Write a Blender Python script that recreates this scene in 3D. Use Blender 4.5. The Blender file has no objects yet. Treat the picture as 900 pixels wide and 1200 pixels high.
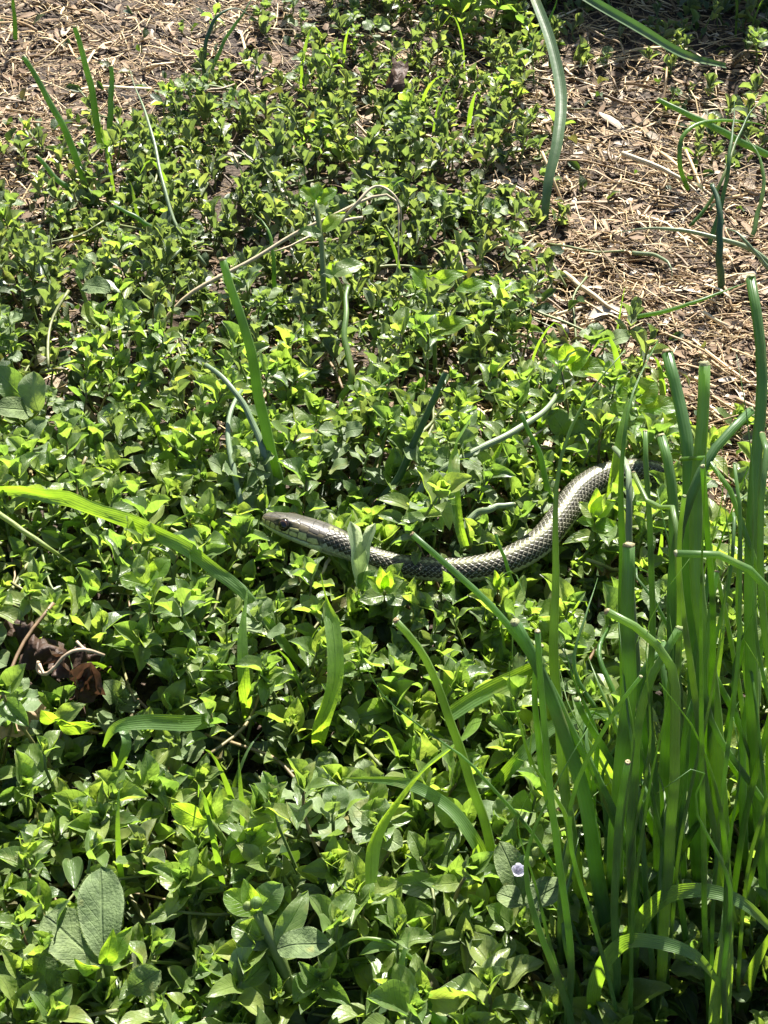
import bpy, math, random
import numpy as np
from mathutils import Vector, Matrix, Quaternion, noise

random.seed(7); np.random.seed(7)
R = random.random
def U(a, b): return a + (b - a) * R()
rad = math.radians
CM = 0.01                     # everything below is worked out in centimetres and built in metres
scene = bpy.context.scene
C = scene.collection

# ------------------------------------------------------------------ camera
CAMH, PITCH, FOVY = 31.0, 45.0, 40.0
CAM = np.array([0.0, -31.0, CAMH])
cam_d = bpy.data.cameras.new('camera'); cam = bpy.data.objects.new('camera', cam_d); C.objects.link(cam)
cam.location = CAM * CM; cam.rotation_euler = (rad(90 - PITCH), 0, 0)
cam_d.sensor_fit = 'VERTICAL'; cam_d.angle = rad(FOVY)
cam_d.clip_start = 0.01; cam_d.clip_end = 2000
scene.camera = cam

# ------------------------------------------------------------------ sky and sun (behind the scene, a little to the right)
SUN_EL, SUN_AZ = 47.0, 15.0
world = bpy.data.worlds.new('World'); scene.world = world; world.use_nodes = True
wn = world.node_tree.nodes; wl = world.node_tree.links
sky = wn.new('ShaderNodeTexSky'); sky.sky_type = 'NISHITA'; sky.sun_disc = False
sky.sun_elevation = rad(SUN_EL); sky.sun_rotation = rad(SUN_AZ)
wl.new(sky.outputs[0], wn['Background'].inputs[0]); wn['Background'].inputs[1].default_value = 0.05
sd = bpy.data.lights.new('sun', 'SUN'); sd.energy = 5.0; sd.angle = rad(0.5); sd.color = (1.0, 0.95, 0.86)
so = bpy.data.objects.new('sun', sd); C.objects.link(so)
SUN = Vector((math.sin(rad(SUN_AZ)) * math.cos(rad(SUN_EL)), math.cos(rad(SUN_AZ)) * math.cos(rad(SUN_EL)), math.sin(rad(SUN_EL))))
so.rotation_euler = SUN.to_track_quat('Z', 'Y').to_euler()
vs = scene.view_settings
vs.view_transform = 'Standard'; vs.look = 'None'; vs.gamma = 1; vs.exposure = 2.0
scene.cycles.max_bounces = 10; scene.cycles.transmission_bounces = 6; scene.cycles.diffuse_bounces = 5
scene.cycles.caustics_reflective = False; scene.cycles.caustics_refractive = False

# ------------------------------------------------------------------ measuring helpers
F = 600 / math.tan(rad(FOVY / 2))
cp, sp = math.cos(rad(PITCH)), math.sin(rad(PITCH))
def ray(px, py):
    x = (px - 450) / F; y = (600 - py) / F
    return np.array([x, cp + y * sp, -sp + y * cp])
def at(px, py, z=0.0):
    d = ray(px, py); t = (z - CAM[2]) / d[2]; return CAM + d * t
def aty(px, py, Y):
    d = ray(px, py); t = (Y - CAM[1]) / d[1]; return CAM + d * t
def depth(p): return (p[1] - CAM[1]) * cp - (p[2] - CAM[2]) * sp
def proj(p):
    q = np.asarray(p) - CAM; w = q[1] * cp - q[2] * sp
    return 450 + F * q[0] / w, 600 - F * (q[1] * sp + q[2] * cp) / w
def wpx(w, p): return w * depth(p) / F       # a width seen in the photograph to centimetres

# ------------------------------------------------------------------ scene helpers
def tag(o, label=None, cat=None, group=None, kind=None):
    if label: o['label'] = label
    if cat: o['category'] = cat
    if group: o['group'] = group
    if kind: o['kind'] = kind
    return o
def empty(name, loc, label=None, cat=None, group=None):
    o = bpy.data.objects.new(name, None); C.objects.link(o)
    o.location = np.asarray(loc) * CM; o.empty_display_size = 0.005
    return tag(o, label, cat, group)
def mesh(name, V, Q, mat, UV=None, smooth=True, col=None):
    V = np.asarray(V, float) * CM; Q = np.asarray(Q, np.int32)
    m = bpy.data.meshes.new(name); n = Q.shape[1]
    m.vertices.add(len(V)); m.vertices.foreach_set('co', V.astype(np.float32).ravel())
    m.loops.add(Q.size); m.loops.foreach_set('vertex_index', Q.ravel())
    m.polygons.add(len(Q)); m.polygons.foreach_set('loop_start', np.arange(0, Q.size, n, dtype=np.int32))
    m.polygons.foreach_set('loop_total', np.full(len(Q), n, np.int32))
    m.polygons.foreach_set('use_smooth', np.full(len(Q), smooth))
    m.update(calc_edges=True)
    if UV is not None:
        l = m.uv_layers.new(name='uv'); l.data.foreach_set('uv', np.asarray(UV, np.float32)[Q.ravel()].ravel())
    if col is not None:
        a = m.color_attributes.new('col', 'FLOAT_COLOR', 'POINT')
        a.data.foreach_set('color', np.c_[col, np.ones(len(col))].astype(np.float32).ravel())
    m.materials.append(mat)
    return m
def obj(name, m, parent=None, off=None):
    """link a mesh; with a parent at `off` cm the mesh (given in world cm) is shifted under it"""
    o = bpy.data.objects.new(name, m); C.objects.link(o)
    if parent is not None:
        o.parent = parent
        if off is not None: o.location = -np.asarray(off) * CM
    return o

# ------------------------------------------------------------------ materials
def newmat(name):
    m = bpy.data.materials.new(name); m.use_nodes = True; nt = m.node_tree
    b = nt.nodes['Principled BSDF']; return m, nt, nt.nodes, nt.links, b
def ramp(n, stops, interp='LINEAR'):
    r = n.new('ShaderNodeValToRGB'); r.color_ramp.interpolation = interp
    e = r.color_ramp.elements
    while len(e) < len(stops): e.new(0.5)
    for k, (p, c) in enumerate(stops): e[k].position = p; e[k].color = (*c, 1)
    return r
def math_(n, l, op, a, b=None, c=None):
    q = n.new('ShaderNodeMath'); q.operation = op
    for k, v in enumerate((a, b, c)):
        if v is None: continue
        if isinstance(v, (int, float)): q.inputs[k].default_value = v
        else: l.new(v, q.inputs[k])
    return q.outputs[0]
def mixc(n, l, f, a, b, t='MIX'):
    q = n.new('ShaderNodeMixRGB'); q.blend_type = t
    for k, v in enumerate((f, a, b)):
        if isinstance(v, (int, float)): q.inputs[k].default_value = v
        elif isinstance(v, tuple): q.inputs[k].default_value = (*v, 1)
        else: l.new(v, q.inputs[k])
    return q.outputs[0]

def leaf_material(name, stops, trans, tmix=0.42, rough=0.42, veins='leaf', bump=0.5, spec=0.5, nscale=900, edge=0.25, mottle=0.25):
    m, nt, n, l, b = newmat(name)
    oi = n.new('ShaderNodeObjectInfo'); ge = n.new('ShaderNodeNewGeometry')
    rnd = math_(n, l, 'FRACT', math_(n, l, 'ADD', oi.outputs['Random'], ge.outputs['Random Per Island']))
    base = ramp(n, stops); l.new(rnd, base.inputs[0]); col = base.outputs[0]
    tc = n.new('ShaderNodeTexCoord'); uv = n.new('ShaderNodeUVMap'); uv.uv_map = 'uv'
    sx = n.new('ShaderNodeSeparateXYZ'); l.new(uv.outputs[0], sx.inputs[0])
    no = n.new('ShaderNodeTexNoise'); no.inputs['Scale'].default_value = nscale; no.inputs['Detail'].default_value = 3
    l.new(tc.outputs['Object'], no.inputs['Vector'])
    lo = n.new('ShaderNodeTexNoise'); lo.inputs['Scale'].default_value = nscale * .28; l.new(tc.outputs['Object'], lo.inputs['Vector'])
    v = math_(n, l, 'ABSOLUTE', math_(n, l, 'SUBTRACT', sx.outputs[1], 0.5))      # 0 at the midrib .. 0.5 at the edge
    if veins == 'leaf':
        mid = n.new('ShaderNodeMapRange'); l.new(v, mid.inputs[0]); mid.inputs[1].default_value = 0.0; mid.inputs[2].default_value = 0.045
        mid.inputs[3].default_value = 1; mid.inputs[4].default_value = 0
        w = math_(n, l, 'SUBTRACT', math_(n, l, 'MULTIPLY', sx.outputs[0], 7.0), math_(n, l, 'MULTIPLY', v, 5.0))
        fr = math_(n, l, 'ABSOLUTE', math_(n, l, 'SUBTRACT', math_(n, l, 'FRACT', w), 0.5))
        sv = n.new('ShaderNodeMapRange'); l.new(fr, sv.inputs[0]); sv.inputs[1].default_value = 0.0; sv.inputs[2].default_value = 0.09
        sv.inputs[3].default_value = .2 if name == 'fuzzy_leaf' else .5; sv.inputs[4].default_value = 0
        vein = math_(n, l, 'MAXIMUM', mid.outputs[0], sv.outputs[0])
    else:
        w = math_(n, l, 'SINE', math_(n, l, 'MULTIPLY', sx.outputs[1], 44.0))
        vein = math_(n, l, 'MULTIPLY_ADD', w, 0.3 if 'chive' in name else 0.11, 0.25)
    ed = n.new('ShaderNodeMapRange'); l.new(v, ed.inputs[0]); ed.inputs[1].default_value = .42; ed.inputs[2].default_value = .5
    lightc = mixc(n, l, 1.0, col, (1.5, 1.45, 1.6), 'MULTIPLY')
    col2 = mixc(n, l, math_(n, l, 'MULTIPLY', vein, 0.5), col, lightc)
    col2 = mixc(n, l, math_(n, l, 'MULTIPLY', ed.outputs[0], edge), col2, (0.35, 0.42, 0.22))  # pale leaf margin, with light caught along the edge put into it
    col2 = mixc(n, l, mottle, col2, mixc(n, l, 1.0, col2, ramp_out(n, l, lo.outputs[0]), 'MULTIPLY'))
    col2 = mixc(n, l, math_(n, l, 'MULTIPLY', ge.outputs['Backfacing'], 0.35), col2, (0.13, 0.19, 0.09))
    # old yellowed and blemished patches
    bl = n.new('ShaderNodeTexNoise'); bl.inputs['Scale'].default_value = nscale * .12; bl.inputs['Detail'].default_value = 5
    l.new(ge.outputs['Position'], bl.inputs['Vector'])
    bm = n.new('ShaderNodeMapRange'); l.new(bl.outputs[0], bm.inputs[0]); bm.inputs[1].default_value = .60; bm.inputs[2].default_value = .70; bm.inputs[4].default_value = .5
    col2 = mixc(n, l, bm.outputs[0], col2, (0.24, 0.23, 0.07))
    l.new(col2, b.inputs['Base Color'])
    rr = math_(n, l, 'MULTIPLY_ADD', no.outputs[0], 0.3, rough - 0.15); l.new(rr, b.inputs['Roughness'])
    b.inputs['Specular IOR Level'].default_value = spec
    bp = n.new('ShaderNodeBump'); bp.inputs['Strength'].default_value = bump; bp.inputs['Distance'].default_value = 0.0004
    hh = math_(n, l, 'SUBTRACT', math_(n, l, 'MULTIPLY', no.outputs[0], .8), math_(n, l, 'MULTIPLY', vein, .8))
    l.new(hh, bp.inputs['Height']); l.new(bp.outputs[0], b.inputs['Normal'])
    tr = n.new('ShaderNodeBsdfTranslucent')
    tcol = ramp(n, [(p, t) for (p, _), t in zip(stops, trans)]); l.new(rnd, tcol.inputs[0])
    tc2 = mixc(n, l, math_(n, l, 'MULTIPLY', vein, .55), tcol.outputs[0], mixc(n, l, 1.0, tcol.outputs[0], (.6, .7, .6), 'MULTIPLY'))
    tc2 = mixc(n, l, .5, tc2, mixc(n, l, 1.0, tc2, ramp_out(n, l, lo.outputs[0]), 'MULTIPLY'))
    l.new(tc2, tr.inputs[0]); l.new(bp.outputs[0], tr.inputs['Normal'])
    mx = n.new('ShaderNodeMixShader'); mx.inputs[0].default_value = tmix
    l.new(b.outputs[0], mx.inputs[1]); l.new(tr.outputs[0], mx.inputs[2])
    l.new(mx.outputs[0], n['Material Output'].inputs[0])
    return m
def ramp_out(n, l, src):
    r = ramp(n, [(.3, (.45, .5, .45)), (.7, (1.35, 1.3, 1.3))]); l.new(src, r.inputs[0]); return r.outputs[0]

M = {}
M['chick'] = leaf_material('chickweed_leaf', [(0, (.070, .120, .036)), (.35, (.100, .155, .044)), (.7, (.135, .19, .052)), (1, (.19, .235, .065))],
    [(.25, .44, .05), (.33, .53, .06), (.41, .60, .06), (.50, .66, .07)], tmix=.44, rough=.42, spec=.8)
M['small'] = leaf_material('low_weed_leaf', [(0, (.075, .105, .055)), (.4, (.105, .14, .07)), (.75, (.12, .165, .075)), (1, (.18, .21, .09))],
    [(.20, .30, .06), (.28, .39, .07), (.36, .47, .08), (.44, .52, .09)], tmix=.38, rough=.38, edge=.8, spec=.8)
M['fuzzy'] = leaf_material('fuzzy_leaf', [(0, (.10, .145, .058)), (1, (.125, .17, .068))], [(.22, .38, .07), (.28, .44, .08)], tmix=.25, rough=.7, bump=1.0, spec=.3, nscale=1600, mottle=.7)
M['round'] = leaf_material('round_weed_leaf', [(0, (.085, .13, .055)), (.6, (.115, .165, .07)), (1, (.15, .20, .09))], [(.22, .36, .06), (.30, .45, .07), (.36, .5, .08)], tmix=.34, rough=.55, spec=.5, mottle=.5)
M['bright'] = leaf_material('young_leaf', [(0, (.075, .16, .03)), (1, (.12, .20, .035))], [(.42, .68, .03), (.52, .76, .04)], tmix=.55, rough=.42)
M['under'] = leaf_material('shaded_old_leaf', [(0, (.02, .045, .016)), (.6, (.035, .07, .022)), (1, (.10, .085, .035))], [(.08, .16, .01), (.14, .25, .02), (.2, .18, .04)], tmix=.3, rough=.5)  # shade of the lower mat put into the base colour
M['blade'] = leaf_material('grass_blade', [(0, (.055, .125, .028)), (1, (.08, .165, .035))], [(.30, .52, .025), (.40, .62, .03)], tmix=.45, rough=.36, veins='blade', bump=.5, nscale=500, edge=.1)
M['chive'] = leaf_material('chive_skin', [(0, (.06, .12, .045)), (.6, (.085, .155, .055)), (1, (.12, .19, .065))], [(.26, .46, .06), (.34, .55, .06), (.44, .62, .07)], tmix=.46, rough=.38, veins='blade', bump=.25, nscale=350, edge=0, mottle=.5)
M['chivep'] = leaf_material('pale_chive_skin', [(0, (.13, .19, .10)), (1, (.19, .24, .13))], [(.2, .3, .1), (.25, .35, .12)], tmix=.22, rough=.4, veins='blade', bump=.25, nscale=350, edge=0, mottle=.4)
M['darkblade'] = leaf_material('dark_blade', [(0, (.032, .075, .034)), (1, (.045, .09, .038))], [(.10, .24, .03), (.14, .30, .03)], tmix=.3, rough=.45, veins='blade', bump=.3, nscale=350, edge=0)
M['pale'] = leaf_material('pale_leaf', [(0, (.22, .29, .17)), (1, (.26, .32, .2))], [(.6, .72, .38), (.65, .76, .42)], tmix=.6, rough=.6, spec=.3)
M['stem'] = leaf_material('weed_stem', [(0, (.10, .15, .045)), (.7, (.14, .19, .06)), (1, (.16, .10, .06))], [(.25, .4, .05), (.3, .45, .05), (.3, .2, .08)], tmix=.25, rough=.45, veins='blade', bump=.2, edge=0)

def plain(name, stops, rough=.7, nscale=400, bump=.4, trans=None, spec=.4, streak=None):
    m, nt, n, l, b = newmat(name)
    oi = n.new('ShaderNodeObjectInfo'); ge = n.new('ShaderNodeNewGeometry'); tc = n.new('ShaderNodeTexCoord')
    rnd = math_(n, l, 'FRACT', math_(n, l, 'ADD', oi.outputs['Random'], ge.outputs['Random Per Island']))
    r = ramp(n, stops); l.new(rnd, r.inputs[0])
    no = n.new('ShaderNodeTexNoise'); no.inputs['Scale'].default_value = nscale; no.inputs['Detail'].default_value = 4
    l.new(tc.outputs['Object'], no.inputs['Vector'])
    h = no.outputs[0]
    if streak:
        uv = n.new('ShaderNodeUVMap'); uv.uv_map = 'uv'; mp = n.new('ShaderNodeMapping'); mp.inputs['Scale'].default_value = (2, streak, 1)
        l.new(uv.outputs[0], mp.inputs[0]); n2 = n.new('ShaderNodeTexNoise'); n2.inputs['Scale'].default_value = 1.5; n2.inputs['Detail'].default_value = 3
        l.new(mp.outputs[0], n2.inputs['Vector']); h = math_(n, l, 'ADD', math_(n, l, 'MULTIPLY', h, .4), math_(n, l, 'MULTIPLY', n2.outputs[0], .6))
    c = mixc(n, l, .75, r.outputs[0], mixc(n, l, 1.0, r.outputs[0], ramp_out(n, l, h), 'MULTIPLY'))
    l.new(c, b.inputs['Base Color']); b.inputs['Roughness'].default_value = rough; b.inputs['Specular IOR Level'].default_value = spec
    bp = n.new('ShaderNodeBump'); bp.inputs['Strength'].default_value = bump; bp.inputs['Distance'].default_value = .0005
    l.new(h, bp.inputs['Height']); l.new(bp.outputs[0], b.inputs['Normal'])
    if trans:
        tr = n.new('ShaderNodeBsdfTranslucent'); l.new(mixc(n, l, 1.0, c, trans, 'MULTIPLY'), tr.inputs[0])
        mx = n.new('ShaderNodeMixShader'); mx.inputs[0].default_value = .3
        l.new(b.outputs[0], mx.inputs[1]); l.new(tr.outputs[0], mx.inputs[2]); l.new(mx.outputs[0], n['Material Output'].inputs[0])
    return m
M['straw'] = plain('dry_straw', [(0, (.06, .036, .018)), (.3, (.22, .14, .066)), (.55, (.41, .285, .145)), (.8, (.56, .42, .23)), (1, (.68, .56, .37))], .55, 500, .4, streak=9)
M['twig'] = plain('dry_stem', [(0, (.36, .28, .17)), (1, (.5, .42, .29))], .6, 500, .5, streak=9)
M['shred'] = plain('wood_shred', [(0, (.06, .038, .024)), (.4, (.16, .10, .055)), (.75, (.30, .21, .13)), (1, (.46, .40, .33))], .75, 500, .6, streak=6)
M['dead'] = plain('dead_leaf', [(0, (.06, .034, .022)), (1, (.085, .047, .03))], .6, 600, 1.0, trans=(1.3, 1.1, .9))
M['deadedge'] = plain('dead_leaf_edge', [(0, (.32, .24, .17)), (1, (.4, .3, .2))], .6, 500, .3)
M['runner'] = plain('runner_stem', [(0, (.11, .15, .05)), (.5, (.16, .18, .07)), (.8, (.17, .10, .06)), (1, (.30, .24, .14))], .5, 400, .3)
M['cut'] = plain('cut_tip_skin', [(0, (.20, .26, .10)), (.5, (.40, .38, .22)), (1, (.30, .22, .11))], .6, 900, .4, trans=(1.2, 1.2, .9))
M['petal'] = plain('petal', [(0, (.74, .73, .78)), (1, (.82, .81, .84))], .5, 900, .1, trans=(1, 1, 1.1))
M['bud'] = leaf_material('bud_skin', [(0, (.12, .2, .06)), (1, (.22, .27, .08))], [(.35, .5, .06), (.5, .6, .08)], tmix=.3, rough=.5, edge=0)

# ground
m, nt, n, l, b = newmat('soil'); M['soil'] = m
tc = n.new('ShaderNodeTexCoord')
n1 = n.new('ShaderNodeTexNoise'); n1.inputs['Scale'].default_value = 60; n1.inputs['Detail'].default_value = 8
n2 = n.new('ShaderNodeTexNoise'); n2.inputs['Scale'].default_value = 700; n2.inputs['Detail'].default_value = 6
n3 = n.new('ShaderNodeTexVoronoi'); n3.inputs['Scale'].default_value = 450
for q in (n1, n2, n3): l.new(tc.outputs['Object'], q.inputs['Vector'])
r1 = ramp(n, [(.3, (.018, .012, .009)), (.5, (.05, .034, .023)), (.65, (.11, .078, .05)), (.8, (.17, .13, .09))])
l.new(math_(n, l, 'ADD', math_(n, l, 'MULTIPLY', n1.outputs[0], .35), math_(n, l, 'MULTIPLY', n2.outputs[0], .65)), r1.inputs[0])
l.new(r1.outputs[0], b.inputs['Base Color']); b.inputs['Roughness'].default_value = .9
bp = n.new('ShaderNodeBump'); bp.inputs['Strength'].default_value = 1; bp.inputs['Distance'].default_value = .002
l.new(math_(n, l, 'ADD', n2.outputs[0], math_(n, l, 'MULTIPLY', n3.outputs[0], .4)), bp.inputs['Height']); l.new(bp.outputs[0], b.inputs['Normal'])

# ------------------------------------------------------------------ ground sheet
def gz(x, y):
    return .35 * noise.noise(Vector((x * .12, y * .12, 1))) + .16 * noise.noise(Vector((x * .5, y * .5, 4)))
inner = list(np.arange(-34, 34.01, .45))
outer = [36, 42, 55, 90, 200, 800, 4000, 20000, 100000]
xs = [-v for v in reversed(outer)] + inner + outer
ys = [-v for v in reversed(outer)] + list(np.arange(-34, 56.01, .45)) + [60, 70, 90, 150, 400, 1500, 6000, 30000, 100000]
V = []
for y in ys:
    for x in xs:
        z = gz(x, y) + .10 * noise.noise(Vector((x * 1.6, y * 1.6, 9))) if abs(x) < 60 and abs(y) < 90 else 0
        V.append((x, y, z))
nx = len(xs)
Q = [(j * nx + i, j * nx + i + 1, (j + 1) * nx + i + 1, (j + 1) * nx + i) for j in range(len(ys) - 1) for i in range(nx - 1)]
tag(obj('ground', mesh('ground', V, Q, M['soil'])), 'dark brown crumbly soil under the weeds and straw', None, None, 'structure')

# ------------------------------------------------------------------ leaf templates (base at origin, along +X, face up +Z, length 1)
def leaf_tpl(W, nu, nv, peak=.38, tipp=1.0, cup=.25, curl=.2, wave=.02, petiole=.08, seed=0, notch=0, asym=0):
    rs = random.Random(seed); ph = rs.random() * 6
    V = []; UV = []
    for i in range(nu + 1):
        t = i / nu
        tt = t ** (math.log(.5) / math.log(peak))
        w = W * .5 * max(0, math.sin(math.pi * tt)) ** (tipp * .7)
        if i == nu: w = W * .012
        if t < petiole or i == 0: w = W * .05
        for j in range(nv + 1):
            s = j / nv * 2 - 1
            x = t * (1 - .12 * abs(curl)) - (.0 if i < nu else 0)
            y = s * w + asym * .05 * math.sin(t * 3.1)
            z = cup * (.35 * abs(s) + .65 * s * s) * w * 1.3 + .018 * math.sin(t * 9 + s * 4 + ph) * (1 - abs(s)) - curl * (t ** 2) * .45 + .10 * math.sin(t * 2.6)
            z += wave * math.sin(t * 11 + ph + s * 1.5) * abs(s)
            if notch: x -= notch * (1 - abs(s)) * .2 * t ** 6
            V.append((x, y, z)); UV.append((t, j / nv))
    Q = [(i * (nv + 1) + j, (i + 1) * (nv + 1) + j, (i + 1) * (nv + 1) + j + 1, i * (nv + 1) + j + 1) for i in range(nu) for j in range(nv)]
    return np.array(V), np.array(Q, np.int32), np.array(UV)
def tube(P, r, k=7, cap=True, flat=1.0, up=(0, 0, 1)):
    P = np.asarray(P, float); n_ = len(P); r = np.broadcast_to(np.asarray(r, float), (n_,))
    T = np.gradient(P, axis=0); T /= np.linalg.norm(T, axis=1)[:, None] + 1e-12
    nrm = np.cross(T[0], (.3, .9, .2)); nrm /= np.linalg.norm(nrm)
    rows = []; uv = []
    def ringrow(c, t, nr, rr, u):
        bi = np.cross(t, nr)
        a = np.arange(k) * 2 * math.pi / k
        rows.append(c + rr * (np.cos(a)[:, None] * nr + flat * np.sin(a)[:, None] * bi))
        uv.append(np.c_[np.full(k, u), np.abs(np.arange(k) / k * 2 - 1) * .9 + .05])
    for i in range(n_):
        nrm = nrm - T[i] * nrm.dot(T[i]); nrm /= np.linalg.norm(nrm)
        if cap and i == 0: ringrow(P[0], T[0], nrm, r[0] * .02, 0)
        ringrow(P[i], T[i], nrm, r[i], i / (n_ - 1))
        if cap and i == n_ - 1: ringrow(P[i], T[i], nrm, r[i] * .02, 1)
    m_ = len(rows); V = np.concatenate(rows); UV = np.concatenate(uv)
    Q = [(i * k + j, i * k + (j + 1) % k, (i + 1) * k + (j + 1) % k, (i + 1) * k + j) for i in range(m_ - 1) for j in range(k)]
    return V, np.array(Q, np.int32), UV
def spline(P, n_=24):
    """Catmull-Rom through the given points, evenly resampled"""
    P = np.asarray(P, float)
    if len(P) == 2: return P[0] + (P[1] - P[0]) * np.linspace(0, 1, n_)[:, None]
    E = np.vstack([2 * P[0] - P[1], P, 2 * P[-1] - P[-2]]); out = []
    for i in range(1, len(E) - 2):
        for t in np.linspace(0, 1, 16, endpoint=False):
            a, b_, c, d = E[i - 1], E[i], E[i + 1], E[i + 2]
            out.append(.5 * ((2 * b_) + (c - a) * t + (2 * a - 5 * b_ + 4 * c - d) * t * t + (3 * b_ - a - 3 * c + d) * t ** 3))
    out.append(P[-1]); out = np.array(out)
    s = np.r_[0, np.cumsum(np.linalg.norm(np.diff(out, axis=0), axis=1))]
    q = np.linspace(0, s[-1], n_)
    return np.stack([np.interp(q, s, out[:, k]) for k in range(out.shape[1])], 1)
def ribbon(P, w, nrm=(0, -.5, 1), fold=.25, nv=4, twist=None, jit=0.0, seed=0):
    P = np.asarray(P, float); n_ = len(P); w = np.broadcast_to(np.asarray(w, float), (n_,))
    T = np.gradient(P, axis=0); T /= np.linalg.norm(T, axis=1)[:, None] + 1e-12
    N0 = np.array(nrm, float); V = []; UV = []
    for i in range(n_):
        s_ = np.cross(T[i], N0); s_ /= np.linalg.norm(s_); up = np.cross(s_, T[i])
        if twist is not None:
            a = twist[0] + (twist[1] - twist[0]) * i / (n_ - 1); s_, up = s_ * math.cos(a) + up * math.sin(a), up * math.cos(a) - s_ * math.sin(a)
        for j in range(nv + 1):
            v = j / nv * 2 - 1
            q = P[i] + s_ * v * w[i] * .5 + up * (abs(v) * w[i] * .5 * fold)
            if jit:
                q = q + up * jit * noise.noise(Vector((i * .35, v * 1.4, seed))) + s_ * jit * .6 * noise.noise(Vector((i * .4, v * 1.2, seed + 9)))
            V.append(q); UV.append((i / (n_ - 1), j / nv))
    Q = [(i * (nv + 1) + j, (i + 1) * (nv + 1) + j, (i + 1) * (nv + 1) + j + 1, i * (nv + 1) + j + 1) for i in range(n_ - 1) for j in range(nv)]
    return np.array(V), np.array(Q, np.int32), np.array(UV)

class Heap:
    """collects pieces that are joined into one mesh"""
    def __init__(s): s.V = []; s.Q = []; s.UV = []; s.n = 0; s.byt = {}
    def add(s, g):
        s.V.append(g[0]); s.Q.append(g[1] + s.n); s.UV.append(g[2]); s.n += len(g[0])
    def inst(s, key, g, Mx): s.byt.setdefault(key, (g, []))[1].append(Mx)
    def build(s, name, mat):
        for g, Ms in s.byt.values():
            A = np.array(Ms); Vh = np.c_[g[0], np.ones(len(g[0]))]
            W = np.einsum('mij,nj->mni', A, Vh)[:, :, :3]; k = len(Vh)
            s.V.append(W.reshape(-1, 3)); s.Q.append((g[1][None] + (np.arange(len(A)) * k)[:, None, None] + s.n).reshape(-1, 4))
            s.UV.append(np.tile(g[2], (len(A), 1))); s.n += k * len(A)
        return mesh(name, np.concatenate(s.V), np.concatenate(s.Q), mat, np.concatenate(s.UV))

TPL = {'chick': [], 'small': [], 'chick_lo': [], 'small_lo': [], 'round': []}
for k in range(10):
    W = U(.44, .60); pk = U(.38, .48); cu = U(.2, .9); cl = U(-.45, .7)
    a = dict(peak=pk, cup=cu, curl=cl, wave=U(.02, .07), seed=k, tipp=U(.8, 1.15), asym=U(-1, 1))
    TPL['chick'].append(leaf_tpl(W, 9, 4, **a)); TPL['chick_lo'].append(leaf_tpl(W, 6, 2, **a))
    W = U(.42, .58)
    a = dict(peak=U(.42, .52), cup=U(.6, 1.2), curl=U(-.7, .2), wave=U(.02, .05), seed=k + 20, tipp=1.0)
    TPL['small'].append(leaf_tpl(W, 7, 4, **a)); TPL['small_lo'].append(leaf_tpl(W, 5, 2, **a))
for k in range(6):
    TPL['round'].append(leaf_tpl(U(.80, .95), 9, 6, peak=.52, cup=U(.1, .5), curl=U(-.3, .5), wave=.06, seed=k + 40, tipp=.75, petiole=.12))
TPL['round_lo'] = TPL['round']
TM = {k: [mesh(k + '_leaf', g[0], g[1], {'c': M['chick'], 's': M['small'], 'r': M['round']}[k[0]], g[2]) for g in v] for k, v in TPL.items() if not k.endswith('lo')}

def rotm(axis, a): return np.array(Matrix.Rotation(a, 4, axis))
def trm(v): m_ = np.eye(4); m_[:3, 3] = v; return m_
def scm(s): return np.diag([s[0], s[1], s[2], 1.0]) if hasattr(s, '__len__') else np.diag([s, s, s, 1.0])

# ------------------------------------------------------------------ the snake's path (needed early: the weeds make room for it)
HZ = 2.75
snake_px = [(308, 606, HZ), (322, 611, HZ), (345, 618, HZ), (372, 627, HZ - .05), (400, 638, HZ - .15), (430, 652, HZ - .3), (470, 663, 2.3), (520, 668, 2.2), (560, 666, 2.2),
            (600, 655, 2.2), (635, 633, 2.25), (658, 605, 2.3), (678, 578, 2.3), (705, 560, 2.2), (738, 553, 2.0), (770, 556, 1.7), (800, 572, 1.4), (822, 600, 1.0)]
SP = spline([at(*q) for q in snake_px], 1100)
S_len = np.linalg.norm(np.diff(SP, axis=0), axis=1).sum(); SS = np.linspace(0, S_len, len(SP))
def srad(s):
    """half width, half height along the snake, cm"""
    ks = [0, .05, .16, .35, .7, 1.1, 1.6, 2.0, 2.4, 2.9, 3.6, 5.5, 8, 12, 15, S_len - .01]
    w = [.03, .19, .285, .365, .46, .53, .60, .60, .53, .44, .43, .49, .575, .60, .52, .40]
    h = [.03, .17, .26, .35, .44, .50, .54, .54, .50, .43, .43, .49, .575, .60, .52, .40]
    f = np.interp(s, [0, 2.2, 3.0], [.80, .76, .66])
    return np.interp(s, ks, w) * f, np.interp(s, ks, h) * f
SPX = np.array([proj(p) for p in SP[::12]]); SPD = SP[::12]; SRAD = np.array([max(srad(s)) for s in SS[::12]])

# ------------------------------------------------------------------ how thickly weeds cover the ground, 100-pixel cells of the photograph
COV = np.array([
 [.10, .15, .20, .42, .42, .45, .40, .30, .45],
 [.30, .50, .78, .88, .85, .75, .30, .08, .40],
 [.50, .75, .90, .95, .92, .80, .25, .04, .10],
 [.85, .90, .85, .95, .90, .85, .45, .02, .03],
 [.90, .95, .95, .90, .80, .80, .65, .50, .10],
 [.95, 1.0, .95, 1.0, .95, .85, .85, .75, .25],
 [1.0, 1.0, 1.0, 1.0, 1.0, .95, .90, .90, .80],
 [1.0, 1.0, 1.0, 1.0, 1.0, 1.0, .95, .90, .80],
 [.95, .95, 1.0, 1.0, 1.0, .95, .90, .80, .70],
 [1.0, 1.0, 1.0, 1.0, 1.0, 1.0, .95, .80, .70],
 [1.0] * 6 + [.95, .8, .7], [1.0] * 6 + [.95, .8, .7]])
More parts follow.
